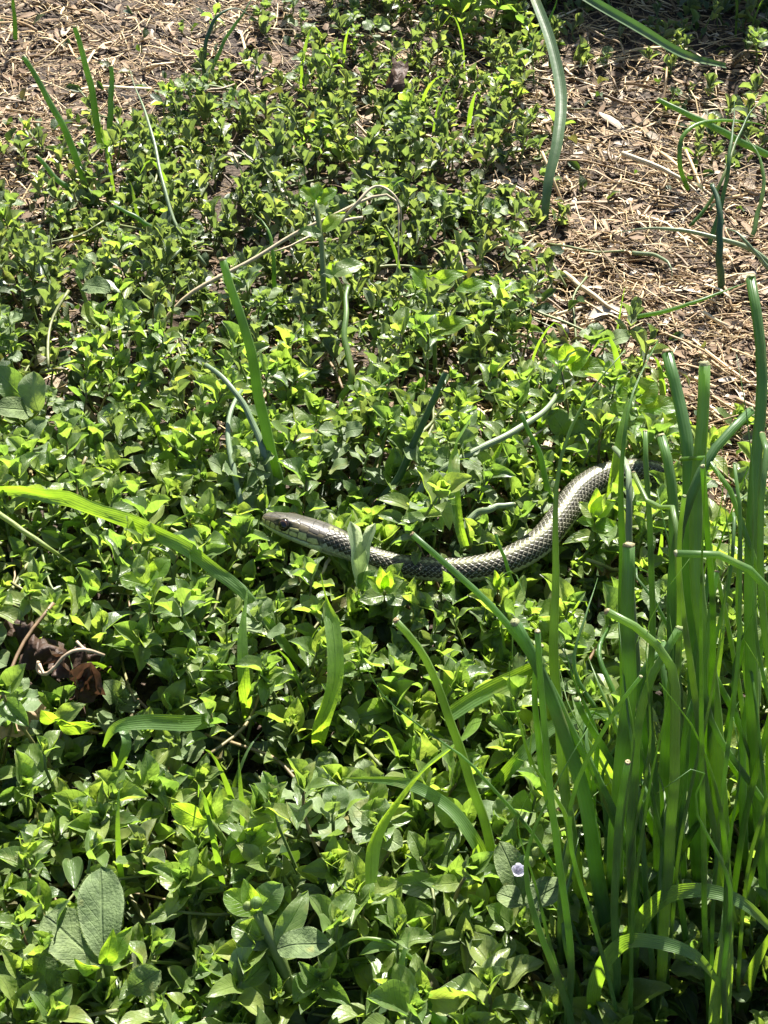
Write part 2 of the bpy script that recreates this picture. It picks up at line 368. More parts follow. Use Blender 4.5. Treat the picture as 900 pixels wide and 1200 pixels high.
def cover(x, y):
    px, py = proj((x, y, 1.0))
    gx = min(max(px / 100 - .5, 0), 7.999); gy = min(max(py / 100 - .5, 0), 10.999)
    i, j = int(gx), int(gy); a, b_ = gx - i, gy - j
    return (COV[j, i] * (1 - a) + COV[j, i + 1] * a) * (1 - b_) + (COV[j + 1, i] * (1 - a) + COV[j + 1, i + 1] * a) * b_
HOLES = [(60, 505, 45, .55), (225, 620, 40, .55), (120, 890, 75, .45), (320, 930, 60, .5), (420, 905, 50, .6), (560, 880, 50, .6), (700, 1000, 80, .5), (850, 1000, 90, .5), (330, 330, 45, .6), (415, 430, 45, .4),
         (255, 300, 40, .5), (30, 800, 50, .6), (620, 700, 45, .6), (480, 90, 40, .5), (590, 330, 45, .5), (470, 300, 40, .6), (190, 560, 30, .5), (560, 740, 30, .7), (200, 1110, 40, .7)]
def mat_h(x, y):
    base = 2.5 - 1.2 * min(max((y - 3) / 12, 0), 1)
    h = base * (1 + .75 * noise.noise(Vector((x * .33, y * .33, 3))) + .25 * noise.noise(Vector((x * .9, y * .9, 8))))
    px, py = proj((x, y, 1.5))
    for hx, hy, hr, f in HOLES:
        d = math.hypot(px - hx, py - hy) / hr
        if d < 1: h *= f * .6 + (1 - f * .6) * d * d
    return max(.5, h)

MARKS = [(350, 620, "the snake's head"), (560, 665, "the snake's scaly flank"), (680, 570, "the bend of the snake's body"), (290, 440, 'the tall upright chive behind the snake'),
         (300, 500, 'the short curved chive beside the tall one'), (430, 650, 'the torn pale leaf over the neck'), (60, 765, 'the curled brown dead leaf'), (150, 610, 'the broad arching grass blade'),
         (380, 750, 'the wide glowing grass blade under the snake'), (500, 780, 'the brown-tipped chive'), (520, 880, 'the broad bent grass blade'), (190, 855, 'the folded pale grass blade'),
         (80, 1090, 'the big fuzzy leaves'), (320, 1100, 'the thick hairy stem'), (610, 1030, 'the tiny white flower'), (690, 900, 'the long leaning chive'), (850, 1000, 'the dense chive clump'),
         (800, 1060, 'the arching flat blades'), (230, 960, 'the budding sprig'), (200, 715, 'the round pale leaf'), (540, 540, 'the glowing curled grass blade'), (590, 520, 'the long pale leaning stem'),
         (410, 310, 'the pale lifted leaf'), (350, 270, 'the bent dry stem'), (700, 400, 'the straw patch'), (740, 460, 'the rounded bright leaves'), (40, 450, 'the glossy broad leaves'), (70, 160, 'the upper left chives'), (300, 960, 'the long lifted oval leaf'), (655, 130, 'the long dark hanging leaf'), (770, 45, 'the slanting dark blade'), (820, 145, 'the looped thin chive'), (843, 270, 'the silver-tipped dark chive'), (465, 95, 'the small reddish dead leaf'),
         (790, 205, 'the longest slanting straw'), (800, 350, 'the thin chive across the lower straw'), (250, 40, 'the arched thin chive'), (170, 180, 'the thin whitish chive'), (780, 272, 'the pale chive over the straw'), (20, 30, 'the top left corner'), (870, 440, 'the tallest right-hand chives'), (850, 550, "the stalks by the snake's tail"), (880, 230, 'the chives at the right edge'), (880, 380, 'the lone chive tip at the right'), (700, 300, 'the straw patch centre')]
def where(p):
    px, py = proj(p); best = min(MARKS, key=lambda q: math.hypot(q[0] - px, q[1] - py))
    dx, dy = px - best[0], py - best[1]; d = math.hypot(dx, dy); an = math.degrees(math.atan2(-dy, dx)) % 360
    w = ['right of', 'above right of', 'above', 'above left of', 'left of', 'below left of', 'below', 'below right of'][int((an + 22.5) // 45) % 8]
    r = 'touching' if d < 22 else ('just ' + w if d < 60 else ('a little ' + w if d < 100 else 'well ' + w))
    return r + ' ' + best[2]

# ------------------------------------------------------------------ weeds
def sprig(x, y, h, size, kind, lean=.5, rich=1.0):
    """leaf placements and stem for one shoot; kind 'chick' or 'small'"""
    z0 = gz(x, y)
    ax = np.array([U(-1, 1) * lean + .10, U(-1, 1) * lean + .12, 1.0]); ax /= np.linalg.norm(ax)
    top = np.array([x, y, z0 + h]); foot = np.array([x + U(-.8, .8) * h * .5, y + U(-.8, .8) * h * .5, z0 - .05])
    P = spline([foot, (foot + top) / 2 + np.array([U(-.2, .2), U(-.2, .2), 0]) - ax * h * .12, top - ax * size * .35, top], 8)
    st = tube(P, np.linspace(.06, .035, 8) * (size / .9) ** .7, 5)
    q = Vector((0, 0, 1)).rotation_difference(Vector(ax)); B = np.array(q.to_matrix().to_4x4())
    leaves = []; a0 = U(0, 6.28)
    if kind == 'chick':
        lv = [(0.08, .36, 84), (.02, .55, 74), (-.05, .82, 58), (-.18, 1.05, 36), (-.55, 1.05, 16), (-1.1, .9, 0)]
    elif kind == 'round':
        lv = [(.08, .35, 75), (.0, .62, 50), (-.18, .9, 24), (-.6, .95, 6)]
    else:
        lv = [(.05, .40, 82), (.0, .60, 70), (-.12, .85, 56), (-.35, 1.0, 38), (-.75, 1.05, 24), (-1.2, 1.0, 10)]
    top2 = U(.75, 1.15)
    for k, (dz, sz, el) in enumerate(lv):
        if -dz * size > h * .85: break
        if k > 3 and R() > rich: continue
        for s in (0, 1):
            if k >= 3 and R() < .16: continue
            L = size * sz * U(.82, 1.15) * (top2 if k < 3 else 1)
            Mx = trm(top) @ B @ trm((0, 0, dz * size)) @ rotm('Z', a0 + k * 1.57 + s * math.pi + U(-.25, .25)) @ trm((.03, 0, 0)) @ \
                rotm('Y', -rad(el + random.gauss(0, 10))) @ rotm('X', random.gauss(0, .2)) @ scm((L, L * U(.85, 1.12), L))
            leaves.append((random.randrange(len(TPL[kind])), Mx))
    return dict(top=top, foot=foot, stem=st, leaves=leaves, kind=kind, size=size)

def snake_clear(x, y, h, size):
    """lower a shoot until it neither hides nor pierces the snake"""
    for _ in range(9):
        ok = True
        z = gz(x, y) + h
        for dz in (0, -.5):
            p = np.array([x, y, z + dz]); px, py = proj(p); rp = size * .72 * F / depth(p)
            d2 = np.hypot(SPX[:, 0] - px, SPX[:, 1] - py); i = int(d2.argmin())
            rr = SRAD[i] * F / depth(SPD[i])
            d3 = np.linalg.norm(SPD - p, axis=1).min()
            if d3 < SRAD[i] + size * .38: ok = False
            if d2[i] < rr * (.15 if i > 16 else .8) + rp * .75 and y < SPD[i][1] + .5 and i * 12 / len(SP) < .86: ok = False
            if d2[i] < rr + rp and y < SPD[i][1] + .2 and i < 18: ok = False
        if ok: return h
        h -= .28
        if h < .35: return None
    return None

shoots = []
def scatter(x0, x1, y0, y1, step_f, size_f, kind_f, dens=1.0, hf=1.0):
    y = y0
    while y < y1:
        st = step_f(y); x = x0
        while x < x1:
            xx = x + U(-.5, .5) * st; yy = y + U(-.5, .5) * st
            px, py = proj((xx, yy, 1)); x += st
            if not (-130 < px < 1030 and -110 < py < 1330): continue
            c = cover(xx, yy)
            cl = .5 + .5 * noise.noise(Vector((xx * .55, yy * .55, 7)))
            if c < .9 and R() * .5 + cl * .5 > c: continue
            if R() > dens: continue
            if y > 2 and noise.noise(Vector((xx * .42, yy * .42, 17))) > .16 + (.25 if c > .97 else 0) and R() < .8: continue
            kind = kind_f(xx, yy); size = size_f(xx, yy) * U(.72, 1.22)
            h = mat_h(xx, yy) * U(.65, 1.3) * hf
            if c < .4: h = min(h, U(.4, .9))
            h = snake_clear(xx, yy, h, size)
            if h is None: continue
            shoots.append(sprig(xx, yy, h, size, kind))
        y += st * .87
def szf(x, y): return .82 - .15 * min(max((y + 2) / 10, 0), 1) + .12 * min(max((-y - 4) / 8, 0), 1)
def kf(x, y): return 'round' if noise.noise(Vector((x * .35, y * .35, 31))) > .22 and R() < .55 else 'small' if R() < min(max((y - 3) / 8, .06), .92) else 'chick'
scatter(-26, 26, -22, 46, lambda y: .92 if y < -3 else (.84 if y < 6 else .80), szf, kf)
scatter(-26, 26, -22, 46, lambda y: 1.25 if y < -3 else (1.15 if y < 6 else .95), lambda x, y: szf(x, y) * .85, kf, .75, .6)
# the dim weeds along the top edge
for k in range(260):
    px = U(380, 1010); p = at(px, U(-120, 22 + 25 * math.sin(px / 70)), 0)
    shoots.append(sprig(p[0], p[1], U(1.2, 3.6), U(.7, 1.3), 'chick', .6))

for k in range(520):  # tall unseen sprigs added beyond the frame to deepen the corner shade
    px = U(600, 1040); p = at(px, U(-95, -14) - max(0, 700 - px) * .3, 0)
    shoots.append(sprig(p[0], p[1], U(3, 8.5) * min(1, (px - 500) / 250), U(1.3, 2.1), 'chick', .7))
vis = []
for s in shoots:
    px, py = proj(s['top']); s['score'] = s['size'] / depth(s['top']) if (5 < px < 895 and 5 < py < 1195) else 0
order = sorted(shoots, key=lambda s: -s['score'])
single, rest = order[:300], order[300:]
def looks(s):
    if s['kind'] == 'round': return 'round-leaved weed'
    return 'small-leaved weed' if s['kind'] == 'small' else ('large chickweed sprig' if s['size'] > 1.15 else ('chickweed sprig' if s['size'] > .8 else 'small chickweed sprig'))
for s in single: s['label'] = looks(s) + ' ' + where(s['top'])
same = {}
for s in single: same.setdefault(s['label'], []).append(s)
for q_ in same.values():
    if len(q_) > 1:
        q_.sort(key=lambda s: proj(s['top'])[0])
        for k, s in enumerate(q_):
            s['label'] = ('leftmost ' if k == 0 else 'rightmost ' if k == len(q_) - 1 else ['', 'second ', 'third ', 'fourth ', 'fifth ', 'sixth '][min(k, 5)]) + s['label']
for s in single:
    root = empty({'chick': 'chickweed_sprig', 'round': 'round_leaf_weed', 'small': 'weed_shoot'}[s['kind']], s['foot'], s['label'], 'weed', 'leafy sprigs of the weed mat')
    V_, Q_, UV_ = s['stem']; obj('stem', mesh('stem', V_ - s['foot'], Q_, M['stem'], UV_), root)
    inv = trm(-s['foot'])
    if R() < .16:
        for j in range(random.choice((2, 3))):
            c_ = s['top'] - s['foot'] + np.array([U(-.12, .12), U(-.12, .12), U(.05, .2)]); r_ = U(.06, .09) * s['size']
            g = tube(np.array([c_ + [0, 0, -r_ * 2], c_ + [0, 0, -r_], c_, c_ + [0, 0, r_], c_ + [0, 0, r_ * 1.6]]), np.array([.3, .8, 1, .75, .25]) * r_, 7)
            obj('bud', mesh('bud', g[0], g[1], M['bud'], g[2]), root)
    for t, Mx in s['leaves']:
        o = bpy.data.objects.new('leaf', TM[s['kind']][t]); C.objects.link(o); o.parent = root
        L = inv @ Mx; L[:3, 3] *= CM; o.matrix_local = Matrix(L.tolist())
hp = {'chick': Heap(), 'small': Heap(), 'round': Heap()}; hst = Heap()
for s in rest:
    far = depth(s['top']) > 46
    for t, Mx in s['leaves']:
        kk = s['kind'] + ('_lo' if far else ''); hp[s['kind']].inst((kk, t), TPL[kk][t], Mx)
    hst.add(s['stem'])
tag(obj('chickweed_mat', hp['chick'].build('chickweed_mat', M['chick'])), 'dense mat of small pointed chickweed leaves covering the ground', 'weeds', None, 'stuff')
tag(obj('low_weed_mat', hp['small'].build('low_weed_mat', M['small'])), 'mat of tiny cupped pale-edged weed leaves in the upper part', 'weeds', None, 'stuff')
tag(obj('round_leaf_mat', hp['round'].build('round_leaf_mat', M['round'])), 'patches of pale round leaves mixed into the weed mat', 'weeds', None, 'stuff')
tag(obj('weed_stems', hst.build('weed_stems', M['stem'])), 'tangle of thin green stems inside the weed mat', 'weed stems', None, 'stuff')
# old leaves low in the mat, colour darkened to stand for shade
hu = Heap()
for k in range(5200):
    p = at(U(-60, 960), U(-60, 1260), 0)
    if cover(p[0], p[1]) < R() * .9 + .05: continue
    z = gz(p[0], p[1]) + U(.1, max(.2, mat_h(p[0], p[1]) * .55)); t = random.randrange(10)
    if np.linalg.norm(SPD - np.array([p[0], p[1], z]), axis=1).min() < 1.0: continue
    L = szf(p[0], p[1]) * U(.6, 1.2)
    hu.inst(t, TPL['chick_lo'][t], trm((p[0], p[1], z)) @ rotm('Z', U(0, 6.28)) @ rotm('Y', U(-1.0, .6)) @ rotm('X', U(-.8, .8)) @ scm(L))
tag(obj('shaded_old_leaves', hu.build('shaded_old_leaves', M['under'])), 'old leaves coloured dark for the shade low inside the weed mat', 'leaves', None, 'stuff')

tw = Heap(); fine = {}
for k in range(420):
    p = at(U(-40, 940), U(-20, 1220), 0)
    if cover(p[0], p[1]) < .3: continue
    a = U(0, 6.28); L = U(1.2, 4); h0 = gz(p[0], p[1]) + mat_h(p[0], p[1]) * U(.45, .95); q = [p + [0, 0, h0 - .6]]
    for j in range(3): a += U(-.5, .5); q.append(q[-1] + np.array([math.cos(a) * L / 3, math.sin(a) * L / 3, U(-.1, .35)]))
    q = np.array(q)
    if min(np.linalg.norm(SPD - v, axis=1).min() for v in q) < 1.0: continue
    if any(snake_clear(v[0], v[1], v[2], .3) != v[2] for v in q): continue
    tw.add(tube(spline(q, 10), U(.03, .06), 5))
tag(obj('trailing_stems', tw.build('trailing_stems', M['runner'])), 'reddish and green runner stems trailing through the weed mat', 'weed stems', None, 'stuff')
for k in range(70):
    p = at(U(20, 880), U(40, 1150), 0)
    if cover(p[0], p[1]) < .35: continue
    H_ = mat_h(p[0], p[1]) + U(.3, 1.8); a = U(0, 6.28); ln = U(.3, 2.4)
    q = np.array([p, p + [math.cos(a) * ln * .2, math.sin(a) * ln * .2, H_ * .6], p + [math.cos(a) * ln * .6, math.sin(a) * ln * .6, H_ * .95], p + [math.cos(a) * ln, math.sin(a) * ln, H_ * U(.7, 1.0)]])
    if any(snake_clear(v[0], v[1], v[2], .5) != v[2] for v in spline(q, 6)): continue
    g = ribbon(spline(q, 14), U(.08, .24) * np.interp(np.linspace(0, 1, 14), [0, .5, 1], [.8, 1, .08]), (math.cos(a + 1.5) * .6, -.8, .3), .3, 2)
    o = obj('fine_grass_shoot', mesh('fine_grass_shoot', g[0] - p, g[1], M['blade'], g[2])); o.location = p * CM
    tag(o, 'fine grass ' + where(q[-1]), 'grass', 'fine grass shoots among the weeds'); fine.setdefault(o['label'], []).append(o)
for q_ in fine.values():
    if len(q_) > 1:
        q_.sort(key=lambda o: o.location.x)
        for k, o in enumerate(q_): o['label'] = ('leftmost ' if k == 0 else 'rightmost ' if k == len(q_) - 1 else 'middle ') + o['label']

# ------------------------------------------------------------------ straw and shredded wood on the soil
def straw_tpl(L, w, bend, seed):
    rs = random.Random(seed)
    P = spline([(-.5 * L, 0, 0), (-.15 * L, bend * rs.uniform(-1, 1), .03 * L * rs.random()), (.2 * L, bend * rs.uniform(-1, 1), .04 * L * rs.random()), (.5 * L, 0, 0)], 6)
    return tube(P, np.array([.9, 1, 1, .95, .85, .7]) * w * .5, 5, True, .45)
STR = [straw_tpl(1.0, U(.018, .05) if k < 13 else U(.07, .12), U(.0, .22), k) for k in range(16)]
TM['straw'] = [mesh('straw', g[0], g[1], M['straw'], g[2]) for g in STR]
pieces = []
for k in range(32000):
    px, py = U(-60, 960), U(-80, 700); p = at(px, py, 0); c = cover(p[0], p[1])
    if R() < c * .93: continue
    if py > 560 and c > .9: continue
    L = min(4.2, .55 + 1.0 * abs(random.gauss(0, 1)) ** 1.5)
    if R() < .55: L *= U(.25, .6)
    z = gz(p[0], p[1]) + .08 + U(0, .6) * (1 - .6 * c) * (.6 + .8 * noise.noise(Vector((p[0] * .8, p[1] * .8, 5))))
    ang = random.gauss(-.35, .75) if R() < .7 else U(0, 3.14)
    Mx = trm((p[0], p[1], z)) @ rotm('Z', ang) @ rotm('Y', random.gauss(0, .2)) @ rotm('X', U(0, 3)) @ scm((L, L ** .35 * 1.25, L ** .35 * 1.25))
    pieces.append((L / depth(p) if c < .7 else 0, random.randrange(16), Mx, p))
pieces.sort(key=lambda q: -q[0])
lab_ = {}
for sc_, t, Mx, p in pieces[:300]:
    o = bpy.data.objects.new('straw', TM['straw'][t]); C.objects.link(o)
    L = Mx.copy(); L[:3, 3] *= CM; o.matrix_world = Matrix(L.tolist())
    ln = np.linalg.norm(Mx[:3, 0])
    tag(o, ('long' if ln > 3 else 'short') + ' dry straw ' + where(p), 'straw', 'loose straws on the soil'); lab_.setdefault(o['label'], []).append((p[0], o))
for q_ in lab_.values():
    q_.sort(key=lambda a: a[0])
    if 1 < len(q_) < 7:
        for k, (_, o) in enumerate(q_): o['label'] = ('leftmost ' if k == 0 else 'rightmost ' if k == len(q_) - 1 else ['', 'second ', 'third ', 'fourth ', 'fifth '][k]) + o['label']
hs = Heap()
for sc_, t, Mx, p in pieces[300:]: hs.inst(t, STR[t], Mx)
tag(obj('straw_litter', hs.build('straw_litter', M['straw'])), 'thick litter of short pale dry straw over dark soil', 'straw', None, 'stuff')
SH = []
for k in range(8):
    P = spline([(-.5, 0, 0), (0, U(-.1, .1), U(0, .08)), (.5, 0, 0)], 4)
    SH.append(ribbon(P, np.array([.2, .36, .33, .12]) * U(.6, 1.2), (0, 0, 1), U(-.4, .4), 2, jit=.08, seed=k))
hw = Heap()
for k in range(9000):
    p = at(U(-60, 960), U(-80, 700), 0); c = cover(p[0], p[1])
    if R() < c * .85: continue
    t = random.randrange(8); L = U(.2, .95) * (1.6 if R() < .1 else 1)
    hw.inst(t, SH[t], trm((p[0], p[1], gz(p[0], p[1]) + U(.04, .3))) @ rotm('Z', U(0, 6.28)) @ rotm('Y', random.gauss(0, .25)) @ rotm('X', random.gauss(0, .35)) @ scm(L))
tag(obj('wood_shreds', hw.build('wood_shreds', M['shred'])), 'grey brown shredded bark and leaf crumbs between the straws', 'mulch', None, 'stuff')

# ------------------------------------------------------------------ the snake
def build_snake():
    NT = 150
    P = SP; n_ = len(P)
    T = np.gradient(P, axis=0); T /= np.linalg.norm(T, axis=1)[:, None]
    Z = np.tile([0, 0, 1.0], (n_, 1)); UPv = Z - T * (Z * T).sum(1)[:, None]; UPv /= np.linalg.norm(UPv, axis=1)[:, None]
    SD = np.cross(T, UPv)               # points to one flank
    ro = (rad(26) * np.clip((3.6 - SS) / 1.6, 0, 1))[:, None]      # the head is turned a little onto its side
    UPv, SD = UPv * np.cos(ro) - SD * np.sin(ro), SD * np.cos(ro) + UPv * np.sin(ro)
    s = SS[:, None]; th = np.linspace(-math.pi, math.pi, NT, endpoint=False)[None, :]
    w, h = srad(SS); w = w[:, None]; h = h[:, None]
    # section: flattened crown on the head, rounder on the body
    hd = np.clip((2.7 - s) / .7, 0, 1)
    ct, st_ = np.cos(th), np.sin(th)
    pw = 1 - .22 * hd
    X = np.sign(st_) * np.abs(st_) ** pw * w; Y = np.sign(ct) * np.abs(ct) ** (1 - .12 * hd) * h
    Y = np.where(ct > 0, Y * (1 - .12 * hd), Y * (1 - .10 * hd))
    # brow over the eye
    brow = np.exp(-((s - .80) / .28) ** 2) * np.exp(-((np.abs(th) - rad(44)) / .2) ** 2) * .04 * hd
    sock = np.exp(-((s - .80) / .2) ** 2) * np.exp(-((np.abs(th) - rad(69)) / .30) ** 2) * .05 * hd
    # ---- body scales: 19 staggered rows
    rw = rad(13.2); Ls = .18
    A = th / rw; Bc = (s - 2.0) / Ls
    i0 = np.round(A); best = np.full((n_, NT), 9.0); bi = np.zeros((n_, NT)); bdb = np.zeros((n_, NT)); bda = np.zeros((n_, NT))
    for di in (-1, 0, 1):
        ii = i0 + di; off = (ii % 2) * .5; j = np.round(Bc - off); da = A - ii; db = Bc - off - j
        for dj in (-1, 0, 1):
            d2 = db - dj; m_ = np.abs(da) / 1.0 + np.abs(d2) / .5 * .9 + .25 * (np.abs(da) * np.abs(d2))
            k = m_ < best; best = np.where(k, m_, best); bi = np.where(k, ii, bi); bdb = np.where(k, d2, bdb); bda = np.where(k, da, bda)
    edge = np.clip((best - .62) / .38, 0, 1)
    dome = (1 - edge ** 2.2) * .016 + .016 * bdb + np.exp(-(bda / .13) ** 2) * .007 * (1 - edge)
    rowi = np.abs(bi)
    # ---- belly plates
    vb = (s / .34) % 1.0; vent = np.abs(th) > rw * 9.6
    vplate = .014 * np.clip(1 - ((vb - .5) * 2) ** 8, 0, 1) + .01 * vb
    # ---- head plates
    sites = []
    def site(s_, t_, c):
        sites.append((s_, t_, c))
        if t_: sites.append((s_, -t_, c))
    crown = (.06, .055, .046); lab = (.42, .40, .16); chin = (.52, .54, .34); side = (.085, .075, .045)
    site(.02, 0, (.14, .12, .08)); site(.03, 100, lab)
    site(.17, 22, crown); site(.40, 24, crown); site(.22, 60, side); site(.92, 0, crown); site(.84, 40, (.085, .078, .062)); site(.55, 8, crown)
    site(1.42, 22, crown); site(1.7, 20, crown); site(.48, 58, side); site(.60, 70, side); site(1.10, 58, side); site(1.12, 76, lab)
    site(1.38, 58, side); site(1.68, 52, crown); site(1.66, 72, side); site(1.95, 40, crown); site(1.95, 66, side); site(2.0, 12, crown)
    for v in (.14, .30, .47, .66, .88, 1.12, 1.4, 1.7): site(v, 90, lab)
    for v in (.10, .28, .48, .70, .95, 1.22, 1.5, 1.8): site(v, 122, chin)
    for v in (.3, .8, 1.3, 1.8): site(v, 158, chin)
    q1 = np.full((n_, NT), 99.0); q2 = q1.copy(); qi = np.zeros((n_, NT), int)
    for k, (a, b_, c) in enumerate(sites):
        d = np.hypot((s - a) * np.where(np.abs(b_) < 45, .8, 1.0), (th - rad(b_)) * .45)
        m1 = d < q1; q2 = np.where(m1, q1, np.minimum(q2, d)); qi = np.where(m1, k, qi); q1 = np.where(m1, d, q1)
    seam = np.clip(1 - (q2 - q1) / .026, 0, 1)
    hh = np.clip((2.05 - s) / .12, 0, 1)
    mouth = np.exp(-((np.abs(th) - (rad(107) - .14 * np.clip(s - 1.0, 0, 1) ** 2)) / .05) ** 2) * np.clip((1.75 - s) / .1, 0, 1) * np.clip(s / .05, 0, 1)
    disp_h = .012 * (1 - seam ** 1.5) - .035 * mouth + brow - sock
    neck = np.clip((s - 1.8) / .6, 0, 1)
    disp_b = np.where(vent, vplate, dome * (.55 + .45 * neck))
    disp = disp_h * hh + disp_b * (1 - hh)
    nose = np.clip(s / .12, 0, 1); disp = disp * nose
    N = st_[:, :, None] * SD[:, None, :] + ct[:, :, None] * UPv[:, None, :]
    V = P[:, None, :] + X[:, :, None] * SD[:, None, :] + Y[:, :, None] * UPv[:, None, :] + disp[:, :, None] * N
    # ---- colour of each scale
    rs = np.random.RandomState(3)
    hsh = np.modf(np.abs(np.sin(bi * 12.99 + np.round(Bc) * 78.2) * 43758.5))[0]
    dark = np.array([.020, .018, .013]); mid_ = np.array([.045, .042, .028]); stripe = np.array([.27, .27, .15]); latr = np.array([.30, .31, .20]); belly = np.array([.40, .43, .29])
    # two rows of alternating dark spots between the stripes
    spot = (np.sin(Bc * 1.9 + (rowi > 3.5) * 3.1) > -.15).astype(float)
    base = mid_[None, None] * (1 - .75 * spot[..., None]) + dark[None, None] * (.75 * spot[..., None])
    base = base * (.75 + .5 * hsh[..., None])
    def put(mask, c): 
        nonlocal base
        base = np.where(mask[..., None], np.array(c)[None, None] * (.85 + .3 * hsh[..., None]), base)
    put(rowi < .5, stripe); put((rowi > .5) & (rowi < 1.5), stripe * .3)
    put((rowi > 6.5) & (rowi < 8.5), latr); put(rowi > 8.5, latr * .6)
    glint = np.array([.36, .345, .27])
    e2 = np.clip((best - .70) / .10, 0, 1)[..., None] * (bda * np.sign(th) < -.04)[..., None] * (bdb < .25)[..., None] * np.clip((rowi - 1.5) / 1.5, 0, 1)[..., None]
    base = base * (1 - e2) + glint * e2  # pale glints off tilted scale edges, painted into the colour
    blk = (np.clip((best - .84) / .1, 0, 1) * (bda * np.sign(th) >= -.04))[..., None]; base = base * (1 - .7 * blk)
    vcol = belly * (1 - .45 * (vb > .86)[..., None]) * np.ones((n_, NT, 1)); base = np.where(vent[..., None], vcol, base)
    hc = np.array([c for _, _, c in sites])[qi]
    mott = .8 + .4 * np.modf(np.abs(np.sin(qi * 7.7)))[0][..., None]
    hc = hc * mott; lipz = ((np.abs(th) > rad(78)) & (np.abs(th) < rad(104)))[..., None]; hc = hc * (1 - .85 * lipz * np.clip(1 - (q2 - q1) / .05, 0, 1)[..., None]); hc = hc * (1 - .6 * (seam * (np.abs(th) < rad(115)))[..., None]); hc = hc * (1 - .9 * mouth[..., None])
    nk = (np.exp(-((s - 2.35) / .28) ** 2) * np.clip((rad(95) - np.abs(th)) / .3, 0, 1))[..., None]
    base = base * (1 - .6 * nk) + np.array([.02, .018, .015]) * .6 * nk
    col = hc * hh[..., None] + base * (1 - hh[..., None])
    V = V.reshape(-1, 3); i_ = np.arange(n_ - 1)[:, None] * NT; j_ = np.arange(NT)[None, :]; jn = (j_ + 1) % NT
    Q = np.stack([i_ + j_, i_ + jn, i_ + NT + jn, i_ + NT + j_], -1).reshape(-1, 4)
    m, nt, n, l, b = newmat('snake_skin')
    vc = n.new('ShaderNodeVertexColor'); vc.layer_name = 'col'
    no = n.new('ShaderNodeTexNoise'); no.inputs['Scale'].default_value = 1800; no.inputs['Detail'].default_value = 4
    tc = n.new('ShaderNodeTexCoord'); l.new(tc.outputs['Object'], no.inputs['Vector'])
    l.new(mixc(n, l, .5, vc.outputs[0], mixc(n, l, 1.0, vc.outputs[0], ramp_out(n, l, no.outputs[0]), 'MULTIPLY')), b.inputs['Base Color'])
    b.inputs['Roughness'].default_value = .38; b.inputs['Specular IOR Level'].default_value = .3
    bp = n.new('ShaderNodeBump'); bp.inputs['Strength'].default_value = .25; bp.inputs['Distance'].default_value = .0002
    l.new(no.outputs[0], bp.inputs['Height']); l.new(bp.outputs[0], b.inputs['Normal'])
    o = P[300].copy(); o[2] = 0
    sn = obj('garter_snake', mesh('garter_snake', V - o, Q, m, None, True, col.reshape(-1, 3)))
    sn.location = o * CM
    tag(sn, 'slender grey-brown snake with pale stripes gliding through green chickweed', 'snake')
    # eyes
    me, _, n, l, b = newmat('snake_iris'); b.inputs['Base Color'].default_value = (.012, .007, .005, 1); b.inputs['Roughness'].default_value = .08
    mp, _, n, l, b = newmat('snake_pupil'); b.inputs['Base Color'].default_value = (.006, .005, .005, 1); b.inputs['Roughness'].default_value = .05
    mr, _, n, l, b = newmat('snake_eye_ring'); b.inputs['Base Color'].default_value = (.09, .05, .025, 1); b.inputs['Roughness'].default_value = .2
    k = int(np.searchsorted(SS, .80))
    for sg in (1, -1):
        t = sg * rad(69); w0, h0 = srad(.80)
        nrm = math.sin(t) * SD[k] + math.cos(t) * UPv[k]; nrm /= np.linalg.norm(nrm)
        nrm = nrm * .9 + SD[k] * sg * .35; nrm /= np.linalg.norm(nrm)
        c = P[k] + SD[k] * w0 * np.sign(t) * abs(math.sin(t)) ** .8 * .83 + UPv[k] * h0 * math.cos(t) * .9
        er = .19
        def cap(a0, a1, rr, nr=10, ns=20):
            B_ = np.cross(nrm, T[k]); V_ = []; Q_ = []
            for i in range(nr + 1):
                a = a0 + (a1 - a0) * i / nr
                for j in range(ns):
                    f = j / ns * 2 * math.pi; V_.append(c - o + rr * (math.cos(a) * nrm + math.sin(a) * (math.cos(f) * T[k] + math.sin(f) * B_)))
            for i in range(nr):
                for j in range(ns): Q_.append((i * ns + j, i * ns + (j + 1) % ns, (i + 1) * ns + (j + 1) % ns, (i + 1) * ns + j))
            return V_, Q_
        e = obj('eye', mesh('eye', *cap(.01, math.pi * .6, er), me), sn)
        obj('pupil', mesh('pupil', *cap(.005, .60, er + .004), mp), e)
        obj('iris_ring', mesh('iris_ring', *cap(.60, .68, er + .003, 2), mr), e)
    return sn
build_snake()

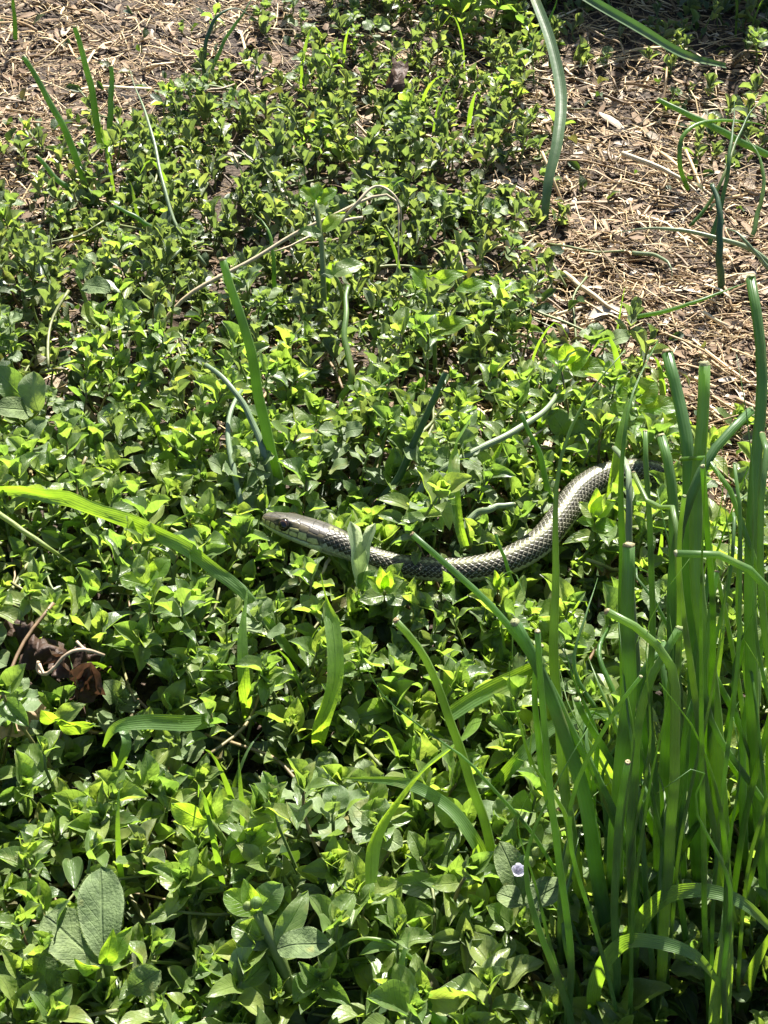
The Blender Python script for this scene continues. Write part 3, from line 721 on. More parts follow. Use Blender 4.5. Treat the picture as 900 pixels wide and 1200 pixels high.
# ------------------------------------------------------------------ chives, grass blades and stems traced one by one
def path_stand(base, pts, lean=2.0, z0=0.0):
    """base (px,py) on the soil; the other points rise from it, leaning back by `lean` cm at the tip"""
    b0 = at(base[0], base[1], z0); n_ = len(pts); out = [b0]
    for k, (px, py) in enumerate(pts): out.append(aty(px, py, b0[1] + lean * ((k + 1) / n_) ** 1.2))
    return np.array(out)
def path_lie(pts): return np.array([at(*q) for q in pts])
def chive(P, w, parent=None, off=None, mat='chive', cut=True, name='leaf', label=None, seg=30, tipw=.8):
    P = spline(P, seg); ww = np.array([wpx(w * .86, p) for p in P]); ww = ww.mean() * np.interp(np.linspace(0, 1, seg), [0, .2, .6, 1], [1.1, 1.15, 1.0, tipw * .85])
    if off is None: off = np.zeros(3)
    if not cut: ww = ww * np.interp(np.linspace(0, 1, seg), [0, .6, 1], [1, .8, .12])
    wob = np.array([[noise.noise(Vector((i * .22, P[0][0], 1))), noise.noise(Vector((i * .22, P[0][0], 5))), 0] for i in range(seg)]) * .06
    g = tube((P + wob)[: seg - 1] if cut else P + wob, (ww * .5)[: seg - 1] if cut else ww * .5, 9, True, U(.72, .95))
    o = obj(name, mesh(name, g[0] - off, g[1], M[mat], g[2]), parent)
    if label and parent is not None: o['label'] = label
    if cut:
        e = P[-1] + wob[-1] - (P[-2] + wob[-2]); Lc = np.linalg.norm(e); e /= Lc
        q = P[-2] + wob[-2] - e * .01; rr = ww[-1] * .5
        Pc = np.array([q, q + e * rr * .3, q + e * rr * .6, q + e * rr * .75])
        gc = tube(Pc, [rr * 1.01, rr * 1.02, rr * .9, rr * .6], 9, True, .85)
        gc[0][:] += np.random.RandomState(int(abs(P[0][0]) * 1000) % 9999).normal(0, rr * .10, gc[0].shape)
        obj('cut_tip', mesh('cut_tip', gc[0] - off, gc[1], M['cut'], gc[2]), o)
    return o
def lone(name, P, w, label, cat, group=None, **k):
    P = np.asarray(P, float); o = P[0].copy()
    c = chive(P, w, None, o, name=name, **k); c.location = o * CM
    return tag(c, label, cat, group)
def blade(name, P, w, label, cat='grass blade', mat='blade', nrm=(0, -.7, 1), fold=.22, twist=None, taper=(.45, 1, 1, .08), seg=34, parent=None, off=None, jit=0.0, group=None, nv=4):
    P = spline(P, seg); ww = np.mean([wpx(w, p) for p in P]) * np.interp(np.linspace(0, 1, seg), np.linspace(0, 1, len(taper)), taper)
    g = ribbon(P, ww, nrm, fold, nv, twist, jit, seed=w)
    if parent is not None:
        o = obj(name, mesh(name, g[0] - off, g[1], M[mat], g[2]), parent)
        if label: o['label'] = label
        return o
    o = obj(name, mesh(name, g[0] - P[0], g[1], M[mat], g[2])); o.location = P[0] * CM
    return tag(o, label, cat, group)

# --- the clump at the right
cb = at(800, 1090, 0)
clump = empty('chive_clump', cb, 'dense clump of tall dark green cut chives at lower right', 'chives')
def cl(base, pts, w, lean=3.0, **k): return chive(path_stand(base, pts, lean), w, clump, cb, **k)
cl((690, 1120), [(672, 1000), (660, 900), (650, 780), (649, 690), (652, 590), (663, 525), (690, 462), (731, 410)], 17, 4, label='tall chive leaf bowing right over the snake', cut=False)
cl((712, 1150), [(716, 1080), (726, 950), (735, 820), (737, 700), (735, 614)], 22, 3, label='thick upright chive leaf with a pale blunt cut tip')
cl((850, 1110), [(842, 900), (830, 783), (820, 700), (817, 633), (815, 560), (823, 477), (829, 392)], 20, 4)
cl((800, 1080), [(795, 900), (789, 780), (793, 640), (817, 557), (840, 520), (870, 492), (905, 460)], 15, 3)
cl((770, 1060), [(780, 900), (792, 740), (790, 640), (783, 545), (770, 490)], 17, 4, label='upright chive leaf with a pale cut tip')
cl((770, 1210), [(780, 1060), (790, 900), (790, 800), (770, 757), (733, 727), (679, 704)], 14, 1, mat='chive', label='chive leaf bent over to the left')
cl((925, 1215), [(925, 900), (915, 740), (897, 688), (870, 664), (835, 649), (800, 648), (743, 654)], 12, 0, mat='chive', label='thin chive leaf arching down to the left')
cl((742, 1190), [(742, 930), (755, 815), (785, 755), (812, 710)], 13, 1, mat='chive')
cl((905, 1120), [(885, 900), (878, 700), (884, 560), (892, 450), (886, 360), (871, 288)], 17, 5)
cl((760, 1150), [(738, 1010), (706, 925), (667, 850), (640, 795), (590, 725), (530, 668), (461, 606)], 11, 3, label='long thin chive leaf leaning far left across the snake')
cl((722, 1160), [(705, 1060), (690, 950), (662, 870), (635, 790), (592, 710)], 20, 2, label='wide flattened chive leaf leaning left')
cl((820, 1090), [(815, 900), (812, 760), (806, 560), (795, 470), (776, 382)], 20, 5)
cl((765, 1120), [(770, 960), (760, 830), (765, 700), (757, 560), (758, 475)], 9, 4)
cl((770, 1000), [(745, 780), (738, 640), (735, 560), (728, 535), (715, 520)], 10, 4, mat='chivep')
cl((735, 1000), [(730, 700), (728, 560), (735, 480), (750, 440), (772, 400)], 15, 4, mat='blade', cut=False, label='brighter green chive leaf leaning right')
cl((880, 1150), [(840, 990), (800, 700), (790, 600), (760, 590), (728, 520)], 9, 4)
for k in range(88):
    bx = U(720, 980) if k % 4 else U(660, 750); by = U(940, 1290)
    if bx < 745: tx, ty = bx + random.gauss(0, 30), U(690, 980)
    else: tx, ty = bx + random.gauss(8, 55), U(450, 900) - (60 if bx > 860 else 0)
    if ty < 640 and tx < 770: ty += 200
    bend = random.gauss(0, 34); top_ = [(tx, ty)]
    if R() < .16: top_ = [(tx, ty), (tx + U(-70, 40), ty + U(5, 45))]
    cl((bx, by), [(bx + bend * .5, by - (by - ty) * .3), ((bx + tx) / 2 + bend + random.gauss(0, 12), by - (by - ty) * .6), (tx * .8 + bx * .2 + bend * .6 + random.gauss(0, 8), by - (by - ty) * .85)] + top_, U(5, 12), U(-1, 5), cut=R() < .35,
       mat=random.choice(['chive', 'chive', 'chive', 'blade', 'chive']), seg=22)

# --- chives that stand alone
lone('chive_shoot', path_stand((334, 640), [(331, 590), (312, 505), (292, 405), (270, 335), (256, 290)], 2), 15, 'tallest straight chive leaf, standing behind the snake head', 'chive')
lone('chive_shoot', path_lie([(322, 600, 1.2), (312, 545, 3.2), (298, 498, 4.0), (270, 452, 4.6), (236, 423, 4.7)]), 9, 'short curved chive leaf with a brown pinch left of the tall one', 'chive', mat='chivep')
lone('chive_shoot', path_lie([(268, 650, 2.0), (283, 603, 2.6), (276, 560, 3.2), (267, 515, 3.6), (271, 478, 3.8), (287, 454, 3.6)]), 8, 'thin silvery curling chive leaf left of the snake head', 'chive', mat='chivep')
lone('chive_shoot', path_stand((590, 1080), [(575, 990), (548, 905), (522, 825), (490, 760), (452, 712)], 1), 13, 'chive leaf with brown cut tip rising right of centre', 'chive')
lone('chive_shoot', path_stand((700, 1130), [(640, 1000), (560, 905), (510, 866), (450, 812), (408, 738)], 2, 0), 6, 'very thin chive leaf leaning left below the snake', 'chive', cut=False)
lone('chive_shoot', path_stand((430, 640), [(445, 590), (470, 555), (500, 485), (525, 428)], 1), 10, 'grey green chive leaf standing behind the snake neck', 'chive', mat='darkblade')
lone('chive_shoot', path_stand((655, 640), [(640, 560), (622, 510), (607, 478)], 1), 8, 'short thin chive leaf above the snake flank', 'chive')
lone('chive_shoot', path_stand((618, 760), [(604, 700), (592, 655), (578, 620)], 1), 6, 'tiny chive leaf crossing the snake flank', 'chive')
lone('chive_shoot', path_stand((628, 1010), [(622, 900), (600, 820), (595, 775)], 1), 6, 'short thin chive leaf left of the dense clump', 'chive', cut=False)
lone('chive_shoot', path_lie([(543, 622, 2.6), (555, 605, 2.8), (575, 596, 3.0), (605, 590, 3.0)]), 9, 'pale cut chive piece curved above the snake flank', 'chive', mat='chivep')
lone('chive_shoot', path_lie([(480, 600, 2.2), (500, 565, 2.8), (530, 543, 3.2), (590, 512, 3.4), (640, 480, 3.4), (655, 455, 3.2)]), 9, 'long pale stem leaning behind the snake body', 'stem', mat='chivep')
lone('chive_shoot', path_lie([(398, 470, 1.2), (412, 440, 2.0), (404, 400, 2.6), (405, 365, 3.0), (408, 330, 3.2)]), 8, 'thin wavy chive leaf under the pale lifted leaf', 'chive')
lone('chive_shoot', path_lie([(435, 500, 1.5), (440, 465, 2.6), (455, 445, 3.0), (470, 440, 3.0)]), 6, 'small hooked chive leaf above the snake neck', 'chive', cut=False)
lone('chive_shoot', path_lie([(322, 350, 1), (320, 300, 2.4), (315, 270, 3.0), (298, 250, 3.2)]), 6, 'small yellow green curved chive left of the dry stem', 'chive', mat='blade', cut=False)
for P_, w_, lb in [
    ([(108, 240), (97, 205), (75, 150), (50, 105), (23, 60)], 9, 'leftmost leaning chive of the upper left group'),
    ([(120, 185), (113, 140), (104, 90), (85, 26)], 9, 'chive with its tip highest in the upper left corner'),
    ([(130, 190), (129, 150), (130, 115), (130, 74)], 8, 'short vertical chive of the upper left group'),
    ([(112, 255), (95, 232), (65, 208), (40, 180)], 8, 'short chive lying low in the upper left group')]:
    lone('chive_shoot', path_stand(P_[0], P_[1:], 1.0), w_, lb, 'chive', 'chives at the upper left')
lone('chive_shoot', path_lie([(240, 312, .6), (205, 262, 1.6), (190, 210, 2.4), (176, 150, 3.0), (158, 100, 3.0), (152, 78, 2.8)]), 6, 'thin whitish drying chive leaf in the upper left', 'chive', mat='chivep', cut=False)
lone('chive_shoot', path_lie([(165, 345, 1), (185, 318, 1.9), (213, 290, 2.2)]), 7, 'short pale chive piece below the upper left group', 'chive', mat='chivep')
lone('chive_shoot', path_lie([(190, 275, 1), (160, 255, 1.7), (132, 240, 1.9)]), 6, 'short chive piece lying among small weeds at left', 'chive')
lone('chive_shoot', path_lie([(240, 105, .5), (240, 60, 2.2), (252, 22, 3.4), (275, 10, 3.6), (300, 22, 3.2)]), 6, 'arched thin chive leaf at the top left', 'chive', mat='darkblade', cut=False)
lone('chive_shoot', path_lie([(245, 90, .5), (262, 50, 1.7), (285, 15, 2.7), (300, -10, 3.2)]), 5, 'thin chive leaf crossing the arched one at the top', 'chive', cut=False)
lone('chive_shoot', path_lie([(18, 45, .3), (16, 10, 2.2), (14, -25, 4)]), 6, 'chive leaf cut off by the top left corner', 'chive', cut=False)
rb = [
 ([(900, 182, 1.5), (860, 162, 2.2), (815, 138, 2.8), (767, 114, 3.2)], 9, 'chive', True, 'straight cut chive leaning in from the right edge'),
 ([(806, 222, .6), (796, 190, 1.8), (800, 160, 2.6), (825, 143, 2.8), (870, 142, 2.4), (905, 150, 1.6)], 6, 'blade', False, 'thin looped chive leaf above the straw patch'),
 ([(905, 310, .7), (880, 292, 1.1), (850, 282, 1.3), (800, 270, 1.4), (750, 268, 1.2), (712, 276, .8)], 7, 'chivep', False, 'pale chive leaf lying over the straw'),
 ([(846, 345, .4), (843, 300, 2.0), (843, 250, 3.2), (834, 212, 3.8)], 9, 'darkblade', True, 'dark chive leaf with a silvery tip in the straw'),
 ([(830, 290, .4), (848, 230, 2.0), (855, 180, 3.2), (862, 115, 4.0)], 6, 'chive', False, 'thin chive leaf rising through the straw'),
 ([(742, 372, .5), (775, 366, .9), (820, 352, 1.3), (877, 330, 1.4)], 6, 'chive', False, 'thin chive leaf lying across lower straw'),
 ([(742, 296, .6), (770, 300, .8), (785, 312, .9), (788, 330, .6)], 6, 'chivep', False, 'short curled chive leaf on the straw'),
 ([(880, 280, .5), (895, 220, 1.8), (888, 180, 2.6), (872, 158, 2.8)], 6, 'chive', False, 'thin bent chive leaf near the right edge'),
 ([(905, 320, .6), (880, 290, 1.6), (862, 272, 1.9), (846, 268, 1.7)], 6, 'chivep', False, 'short pale chive leaf at the right edge'),
 ([(808, 266, .4), (830, 240, 1.0), (850, 200, 1.9), (880, 130, 2.7), (905, 118, 2.6)], 5, 'chive', False, 'slim chive leaf crossing the looped one'),
]
for P_, w_, mt, ct_, lb in rb: lone('chive_shoot', path_lie(P_), w_, lb, 'chive', 'chives around the straw patch', mat=mt, cut=ct_)
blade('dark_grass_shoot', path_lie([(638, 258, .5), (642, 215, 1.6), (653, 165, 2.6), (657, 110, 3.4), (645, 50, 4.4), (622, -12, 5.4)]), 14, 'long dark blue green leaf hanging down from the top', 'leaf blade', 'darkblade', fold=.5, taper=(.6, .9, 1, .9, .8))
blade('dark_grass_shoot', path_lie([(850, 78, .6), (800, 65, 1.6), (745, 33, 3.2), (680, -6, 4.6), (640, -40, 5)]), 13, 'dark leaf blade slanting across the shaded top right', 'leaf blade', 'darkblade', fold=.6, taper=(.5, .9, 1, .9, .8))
lone('chive_shoot', path_lie([(600, 74, .5), (625, 50, 1.2), (645, 20, 2), (655, -10, 3)]), 6, 'yellow green thin chive crossing the long dark leaf', 'chive', mat='blade', cut=False)

# --- flat grass blades
blade('grass_shoot', path_lie([(372, 800, .9), (330, 750, 2.4), (290, 700, 3.4), (240, 657, 3.8), (180, 622, 3.9), (100, 592, 3.9), (40, 577, 3.7), (-40, 572, 3.2)]), 19, 'broad arching grass blade entering from the left edge', taper=(.3, .6, .8, 1, 1.1, .9, .5), nrm=(.1, -1, .45), twist=(-.3, .3), jit=.12)
blade('grass_shoot', path_lie([(292, 850, 1), (286, 800, 2.6), (284, 740, 3.6), (290, 690, 4.2)]), 15, 'thin upright glowing grass blade left of centre', taper=(.8, 1, .8, .1), nrm=(.2, -1, -.2), mat='bright')
blade('grass_shoot', path_lie([(372, 880, 1), (376, 850, 2.4), (392, 795, 3.4), (390, 735, 4.2), (376, 672, 4.6)]), 20, 'wide glowing grass blade standing under the snake', taper=(.6, 1, 1, .9, .15), nrm=(.1, -1, -.2), mat='bright')
blade('grass_shoot', path_lie([(640, 775, 1.4), (600, 795, 2.8), (560, 815, 3.2), (525, 838, 3.3)]), 22, 'short broad grass blade slanting down left', taper=(.4, 1, 1, .8), nrm=(.3, -1, .7))
blade('grass_shoot', path_lie([(560, 830, 1.2), (545, 860, 3.4), (500, 895, 4.6), (462, 940, 4.8), (438, 985, 4.5), (434, 1035, 3.8)]), 27, 'broad bent grass blade with glowing lower end', taper=(.4, .8, 1, 1, .9, .5), nrm=(.3, -1, -.1), fold=.3, mat='bright')
blade('grass_shoot', path_lie([(620, 1100, .6), (590, 1050, 1.8), (556, 985, 3.2), (525, 945, 3.6), (475, 918, 3.6), (404, 912, 3.0)]), 15, 'grass blade arching left over the broad bent blade', taper=(.9, 1, 1, .9, .1), nrm=(.2, -.8, 1))
blade('grass_shoot', path_lie([(745, 1010, .6), (720, 930, 2.2), (690, 870, 3.4), (672, 815, 3.8)]), 22, 'wide grass blade standing among the chives', taper=(.9, 1, .9, .2), nrm=(.2, -1, -.1), mat='bright')
blade('grass_shoot', path_lie([(560, 945, .9), (600, 898, 2.4), (650, 850, 3.0), (720, 835, 3.1), (770, 860, 2.2)]), 15, 'arched grass blade crossing behind the chives', taper=(.5, 1, 1, .8, .3), nrm=(0, -.8, 1))
blade('grass_shoot', path_lie([(270, 838, 1.4), (225, 847, 2.9), (170, 846, 3.5), (135, 853, 3.5), (121, 875, 2.9)]), 17, 'folded pale grass blade with its tip hanging down', taper=(.4, 1, 1.1, 1, .15), nrm=(0, -.8, 1))
blade('grass_shoot', path_lie([(140, 848, 3.4), (148, 870, 3.3), (138, 905, 2.6), (133, 940, 2.0), (146, 972, 1.6)]), 13, 'limp thin grass blade hanging under the folded one', taper=(.6, 1, .6, .3, .15), nrm=(.5, -1, .3))
blade('grass_shoot', path_lie([(545, 640, 2.6), (537, 610, 3.2), (531, 560, 4.0), (533, 520, 4.4), (549, 492, 4.4)]), 15, 'glowing curled grass blade above the snake flank', taper=(.7, .8, 1, 1, .5), nrm=(.1, -1, -.2), mat='bright', fold=.5)
blade('grass_shoot', path_lie([(560, 585, 1.6), (575, 545, 2.6), (590, 515, 3.0), (600, 480, 3.2)]), 10, 'narrow grass blade beside the glowing curled one', taper=(.7, 1, .8, .1), nrm=(.1, -1, -.1), mat='bright')
blade('grass_shoot', path_lie([(715, 590, 1.8), (722, 550, 2.8), (728, 510, 3.6), (735, 470, 4.2)]), 16, 'bright short grass blade over the snake bend', taper=(.8, 1, .9, .3), nrm=(.1, -1, -.1), mat='bright')
ap = at(760, 1130, 0)
arch = empty('grass_tuft', ap, 'tuft of arching flat blades in the bottom right corner', 'grass')
for P_, w_, nr in [([(732, 1150, 1.5), (745, 1090, 4.2), (775, 1053, 5.8), (820, 1043, 6.6), (870, 1058, 6.6), (915, 1100, 5.6)], 19, (0, -.6, 1)),
                   ([(695, 1210, 1.4), (698, 1150, 3.8), (728, 1106, 5.4), (770, 1104, 5.9), (815, 1120, 5.8), (845, 1155, 4.8)], 18, (0, -.6, 1)),
                   ([(835, 1235, 1.5), (843, 1170, 4.2), (850, 1100, 5.8), (852, 1058, 6.3)], 28, (0, -.3, 1)),
                   ([(870, 1190, .6), (880, 1140, 2), (905, 1090, 3.2)], 14, (0, -1, .5)),
                   ([(470, 1215, .6), (462, 1180, 1.8), (470, 1130, 3.0), (480, 1092, 3.4)], 14, (0, -1, .4))]:
    blade('blade', path_lie(P_), w_, None, nrm=nr, parent=arch, off=ap, taper=(.6, 1, 1, .8, .3)) if w_ != 14 or P_[0][0] > 600 else blade('grass_shoot', path_lie(P_), w_, 'narrow upright grass blade at the bottom edge', nrm=nr, taper=(.7, 1, .8, .1))
lone('cut_stalk', path_lie([(560, 1235, .4), (520, 1200, 1.8), (478, 1156, 3.0)]), 24, 'thick cut green stalk end poking up at the bottom edge', 'stalk')
lone('cut_stalk', path_lie([(700, 1200, .3), (690, 1160, 1.4), (697, 1110, 2.6)]), 15, 'short white-tipped stalk stub at the bottom beside the clump', 'stalk', mat='chivep')
lone('chive_shoot', path_lie([(530, 1160, .6), (490, 1130, 2.2), (455, 1104, 3.0), (410, 1105, 3.0), (375, 1140, 2.2)]), 8, 'thin arched chive leaf near the bottom edge', 'chive', cut=False)
lone('chive_shoot', path_lie([(-20, 590, 3.6), (25, 620, 3.4), (62, 645, 3.0), (95, 670, 1.6)]), 9, 'yellow stem slanting in from the left edge', 'stem', mat='bud', cut=False)

# --- dry bent stems
dr = path_lie([(180, 392, .8), (222, 345, 1.9), (300, 302, 2.6), (350, 272, 3.1), (400, 248, 3.5), (440, 230, 3.7), (464, 233, 3.7), (467, 270, 3.0), (466, 320, 1.9), (462, 385, .8)])
lone('dry_stem', dr, 5.5, 'long bent dry straw-coloured stem arched over the weeds', 'dry stem', mat='twig', cut=False)
lone('dry_stem', path_lie([(398, 262, 3.0), (418, 238, 3.8), (442, 218, 4.1), (466, 236, 3.8), (473, 290, 2.2)]), 4, 'thin dry stem looping over the bent one', 'dry stem', mat='twig', cut=False)
lone('dry_stem', path_lie([(455, 380, 1.2), (448, 420, .9), (440, 460, .6)]), 4, 'thin dry stem below the bent one', 'dry stem', mat='twig', cut=False)
lone('dry_stem', path_lie([(425, 255, 2.6), (395, 262, 2.6), (340, 288, 2.5), (300, 300, 2.3)]), 5, 'dry stem lying along the bent one', 'dry stem', mat='twig', cut=False)
for P_, w_, lb in [([(560, 480, .8), (600, 520, 1.1), (640, 500, 1.3), (655, 470, 1.2)], 7, 'brown dry stem behind the snake body'),
                   ([(578, 548, 1.8), (598, 530, 2.2), (640, 500, 2.4)], 10, 'thick pale dry stem piece above the snake flank'),
                   ([(304, 640, 1.6), (318, 665, 1.6), (330, 690, 1.0)], 7, 'tan dry stem under the snake chin'),
                   ([(395, 640, 1.9), (380, 665, 2.2), (370, 690, 1.6)], 6, 'dry stem beside the snake throat'),
                   ([(730, 180, .5), (790, 205, .7), (835, 240, .5)], 8, 'long pale straw slanting above the straw patch centre'),
                   ([(660, 320, .4), (700, 350, .6), (740, 375, .5)], 9, 'thick pale straw in the lower straw patch')]:
    lone('dry_stem', path_lie(P_), w_, lb, 'dry stem', mat='twig', cut=False)
lone('reddish_stem', path_lie([(340, 235, .8), (310, 200, 1.0), (275, 170, 1.2)]), 6, 'reddish trailing stem among small upper weeds', 'stem', mat='shred', cut=False)

# --- dead curled leaf at the left
dp = path_lie([(-20, 705, 1.9), (15, 725, 2.4), (40, 750, 2.5), (70, 764, 2.7), (100, 768, 2.7), (120, 782, 2.1)])
dl = empty('dead_leaf', dp[3] * [1, 1, 0], 'curled brown dead leaf lying at the left edge', 'dead leaf'); off = dp[3] * [1, 1, 0]
P = spline(dp, 40); g = ribbon(P, np.interp(np.linspace(0, 1, 40), [0, .2, .5, .8, 1], [.35, .5, .6, .75, .25]), (.2, -1, .7), -.9, 14, (0, 1.6), .8, 3)
obj('blade', mesh('blade', g[0] - off, g[1], M['dead'], g[2]), dl)
P = spline(path_lie([(60, 768, 3.2), (85, 785, 3.1), (108, 790, 3.0), (95, 815, 2.2), (88, 832, 1.6)]), 26)
g = ribbon(P, np.interp(np.linspace(0, 1, 26), [0, .3, .7, 1], [.4, .7, .5, .2]), (.8, -1, .2), .8, 8, (0, -1), .6, 7)
obj('blade', mesh('blade', g[0] - off, g[1], M['dead'], g[2]), dl)
for q_ in ([(46, 778, 3.5), (52, 790, 3.4), (64, 782, 3.6), (74, 770, 3.8), (88, 762, 3.9), (104, 762, 3.8), (122, 768, 3.5)], [(45, 775, 3.4), (44, 786, 3.2), (54, 790, 3.2), (63, 782, 3.5)], [(90, 752, 3.4), (98, 760, 3.4), (106, 764, 3.4)]):
    g = tube(spline(path_lie(q_), 16), .045, 6); obj('curled_edge', mesh('curled_edge', g[0] - off, g[1], M['deadedge'], g[2]), dl)
dp2 = path_lie([(-10, 845, 2.4), (18, 838, 2.6), (45, 820, 2.7)])
g = ribbon(spline(dp2, 14), .9, (.1, -.6, 1), .5, 6, None, .5, 12)
o = obj('dead_leaf', mesh('dead_leaf', g[0] - dp2[0], g[1], M['shred'], g[2])); o.location = dp2[0] * CM
tag(o, 'grey brown crumpled leaf scrap below the curled brown leaf', 'dead leaf')
dp2 = path_lie([(455, 118, .9), (465, 95, 1.6), (468, 75, 1.8)])
g = ribbon(spline(dp2, 14), .7, (.1, -.8, .6), .5, 6, None, .4, 5)
o = obj('dead_leaf', mesh('dead_leaf', g[0] - dp2[0], g[1], M['dead'], g[2])); o.location = dp2[0] * CM
tag(o, 'small reddish dead leaf standing among the upper weeds', 'dead leaf')

# --- single big leaves and plants traced from the photograph
def leaf_between(p0, p1, width, parent, off, mat='chick', nrm=(0, -.5, 1), shape='chick', cup=.2, curl=.2, seed=0, nu=14, nv=8, label=None, hairs=False, peak=None, tipp=None, name='leaf'):
    p0 = at(*p0); p1 = at(*p1); d = p1 - p0; L = np.linalg.norm(d); d /= L; N0 = np.array(nrm, float)
    s_ = np.cross(N0, d); s_ /= np.linalg.norm(s_); u_ = np.cross(d, s_); Wc = wpx(width, (p0 + p1) / 2)
    pk, tp = {'chick': (.42, 1.1), 'round': (.5, .62), 'oval': (.55, .72), 'lance': (.45, 1.2)}[shape]
    g = leaf_tpl(Wc / L, nu, nv, peak=peak or pk, tipp=tipp or tp, cup=cup, curl=curl, wave=.035, seed=seed, petiole=.04)
    W_ = g[0] * L; V_ = p0 + W_[:, :1] * d + W_[:, 1:2] * s_ + W_[:, 2:] * u_
    o = obj(name, mesh(name, V_ - off, g[1], M[mat], g[2]), parent)
    if label: o['label'] = label
    if hairs:
        hh = Heap(); rs = random.Random(seed)
        for k in range(340):
            if k % 3: i = rs.randrange(1, nu + 1); j = rs.choice([0, nv])
            else: i = rs.randrange(1, nu); j = rs.randrange(nv + 1)
            a = V_[i * (nv + 1) + j]; i2 = max(i - 1, 0); a = a + (V_[i2 * (nv + 1) + j] - a) * rs.random()
            c_ = V_[i * (nv + 1) + nv // 2]; o_ = (a - c_); ln = np.linalg.norm(o_); o_ = o_ / ln if ln > 1e-5 else d
            e = a + (o_ * (.7 if j in (0, nv) else .1) + u_ * rs.uniform(.3, 1) + d * .4) * rs.uniform(.03, .075)
            w_ = d * .0025
            hh.V.append(np.array([a - w_, a + w_, e + w_ * .3, e - w_ * .3])); hh.Q.append(np.array([[0, 1, 2, 3]]) + hh.n); hh.UV.append(np.full((4, 2), .5)); hh.n += 4
        h_ = obj('hairs', mesh('hairs', np.concatenate(hh.V) - off, np.concatenate(hh.Q), M['bud'], np.concatenate(hh.UV)), o); h_['kind'] = 'stuff'
    return o
def plant(label, base, stem_pts, sw, leaves, cat='weed', name='weed_plant', mat='chick', stem_mat='stem', buds=()):
    off = at(*base); root = empty(name, off, label, cat)
    if stem_pts:
        P = spline(path_lie(stem_pts), 16); g = tube(P, wpx(sw, P[8]) * .5 * np.linspace(1.1, .85, 16), 9)
        obj('stem', mesh('stem', g[0] - off, g[1], M[stem_mat], g[2]), root)
    for k, lf in enumerate(leaves):
        p0, p1, w = lf[:3]; kw = dict(mat=mat, seed=k); kw.update(lf[3] if len(lf) > 3 else {})
        leaf_between(p0, p1, w, root, off, **kw)
    for (bx, by, bz, br) in buds:
        c = at(bx, by, bz); r_ = wpx(br, c) * .5
        g = tube(np.array([c + [0, 0, -r_ * 1.2], c + [0, 0, -r_ * .5], c, c + [r_ * .1, 0, r_ * .7], c + [r_ * .1, 0, r_ * 1.3]]), np.array([.35, .9, 1, .8, .3]) * r_, 8)
        obj('bud', mesh('bud', g[0] - off, g[1], M['bud'], g[2]), root)
    return root
FZ = dict(mat='fuzzy', shape='oval', hairs=True, cup=.12, curl=-.1)
plant('big fuzzy oval-leaved plant in the bottom left corner', (120, 1170, 0), [(135, 1180, .8), (128, 1140, 2.2), (122, 1120, 3.2)], 12, [
    ((122, 1125, 3.3), (120, 1018, 3.7), 54, dict(FZ, nrm=(0, -.2, 1))), ((118, 1132, 3.2), (52, 1075, 3.5), 58, dict(FZ, nrm=(0, -.1, 1))),
    ((70, 1170, 2.2), (25, 1110, 2.9), 50, dict(FZ, nrm=(0, -.6, 1))), ((125, 1130, 3.3), (155, 1085, 3.9), 26, dict(mat='bright', nrm=(-.4, -1, .3), cup=.5)),
    ((118, 1133, 3.3), (86, 1125, 3.8), 20, dict(mat='bright', nrm=(0, -1, .3), cup=.5)), ((122, 1130, 3.4), (133, 1088, 4.2), 22, dict(mat='bright', nrm=(.2, -1, .3), cup=.6)),
    ((30, 1200, 2), (-5, 1130, 2.6), 54, dict(FZ, nrm=(.1, -.2, 1))), ((150, 1160, 2.4), (190, 1135, 2.9), 34, dict(FZ, nrm=(.1, -.6, 1)))], name='mouse_ear_plant')
plant('weed with thick hairy stem and light round leaf at bottom', (350, 1200, 0), [(352, 1195, .8), (338, 1150, 2.0), (320, 1105, 3.0), (302, 1068, 3.6)], 17, [
    ((325, 1112, 3.6), (388, 1106, 3.8), 40, dict(mat='fuzzy', shape='round', nrm=(0, 0, 1))), ((325, 1108, 3.5), (362, 1042, 4.1), 30, dict(mat='chick', shape='chick', nrm=(.3, -.3, 1))),
    ((300, 1070, 3.6), (262, 1045, 4.0), 30, dict(mat='bright', shape='oval')), ((303, 1066, 3.6), (330, 1035, 4.2), 34, dict(shape='round', mat='chick')),
    ((300, 1068, 3.7), (285, 1030, 4.4), 22, dict(mat='bright')), ((320, 1105, 3.0), (270, 1085, 3.2), 34, dict(shape='round'))], buds=[(300, 1058, 4.1, 15), (290, 1062, 4.0, 12)])
plant('tall pale-stemmed weed with yellow green top left of the dry stem', (380, 400, 0), [(381, 395, .6), (379, 340, 2.2), (377, 290, 3.4), (370, 235, 4.6)], 7, [
    ((372, 238, 4.6), (395, 222, 5.0), 16, dict(mat='bright', shape='round')), ((370, 236, 4.6), (350, 222, 5.0), 16, dict(mat='bright', shape='round')), ((371, 234, 4.7), (372, 215, 5.1), 15, dict(mat='bright', shape='oval')),
    ((377, 275, 3.8), (348, 270, 4.0), 15, {}), ((378, 272, 3.8), (405, 248, 4.3), 18, dict(mat='bright'))])
plant('pale lifted leaf on a thin stalk right of the pale-stemmed weed', (405, 360, 0), [(404, 362, .8), (398, 335, 2.2), (392, 322, 2.6)], 5, [((390, 322, 2.7), (428, 308, 2.9), 24, dict(mat='chick', shape='chick', nrm=(0, -.3, 1))), ((391, 324, 2.6), (372, 318, 2.8), 12, {})])
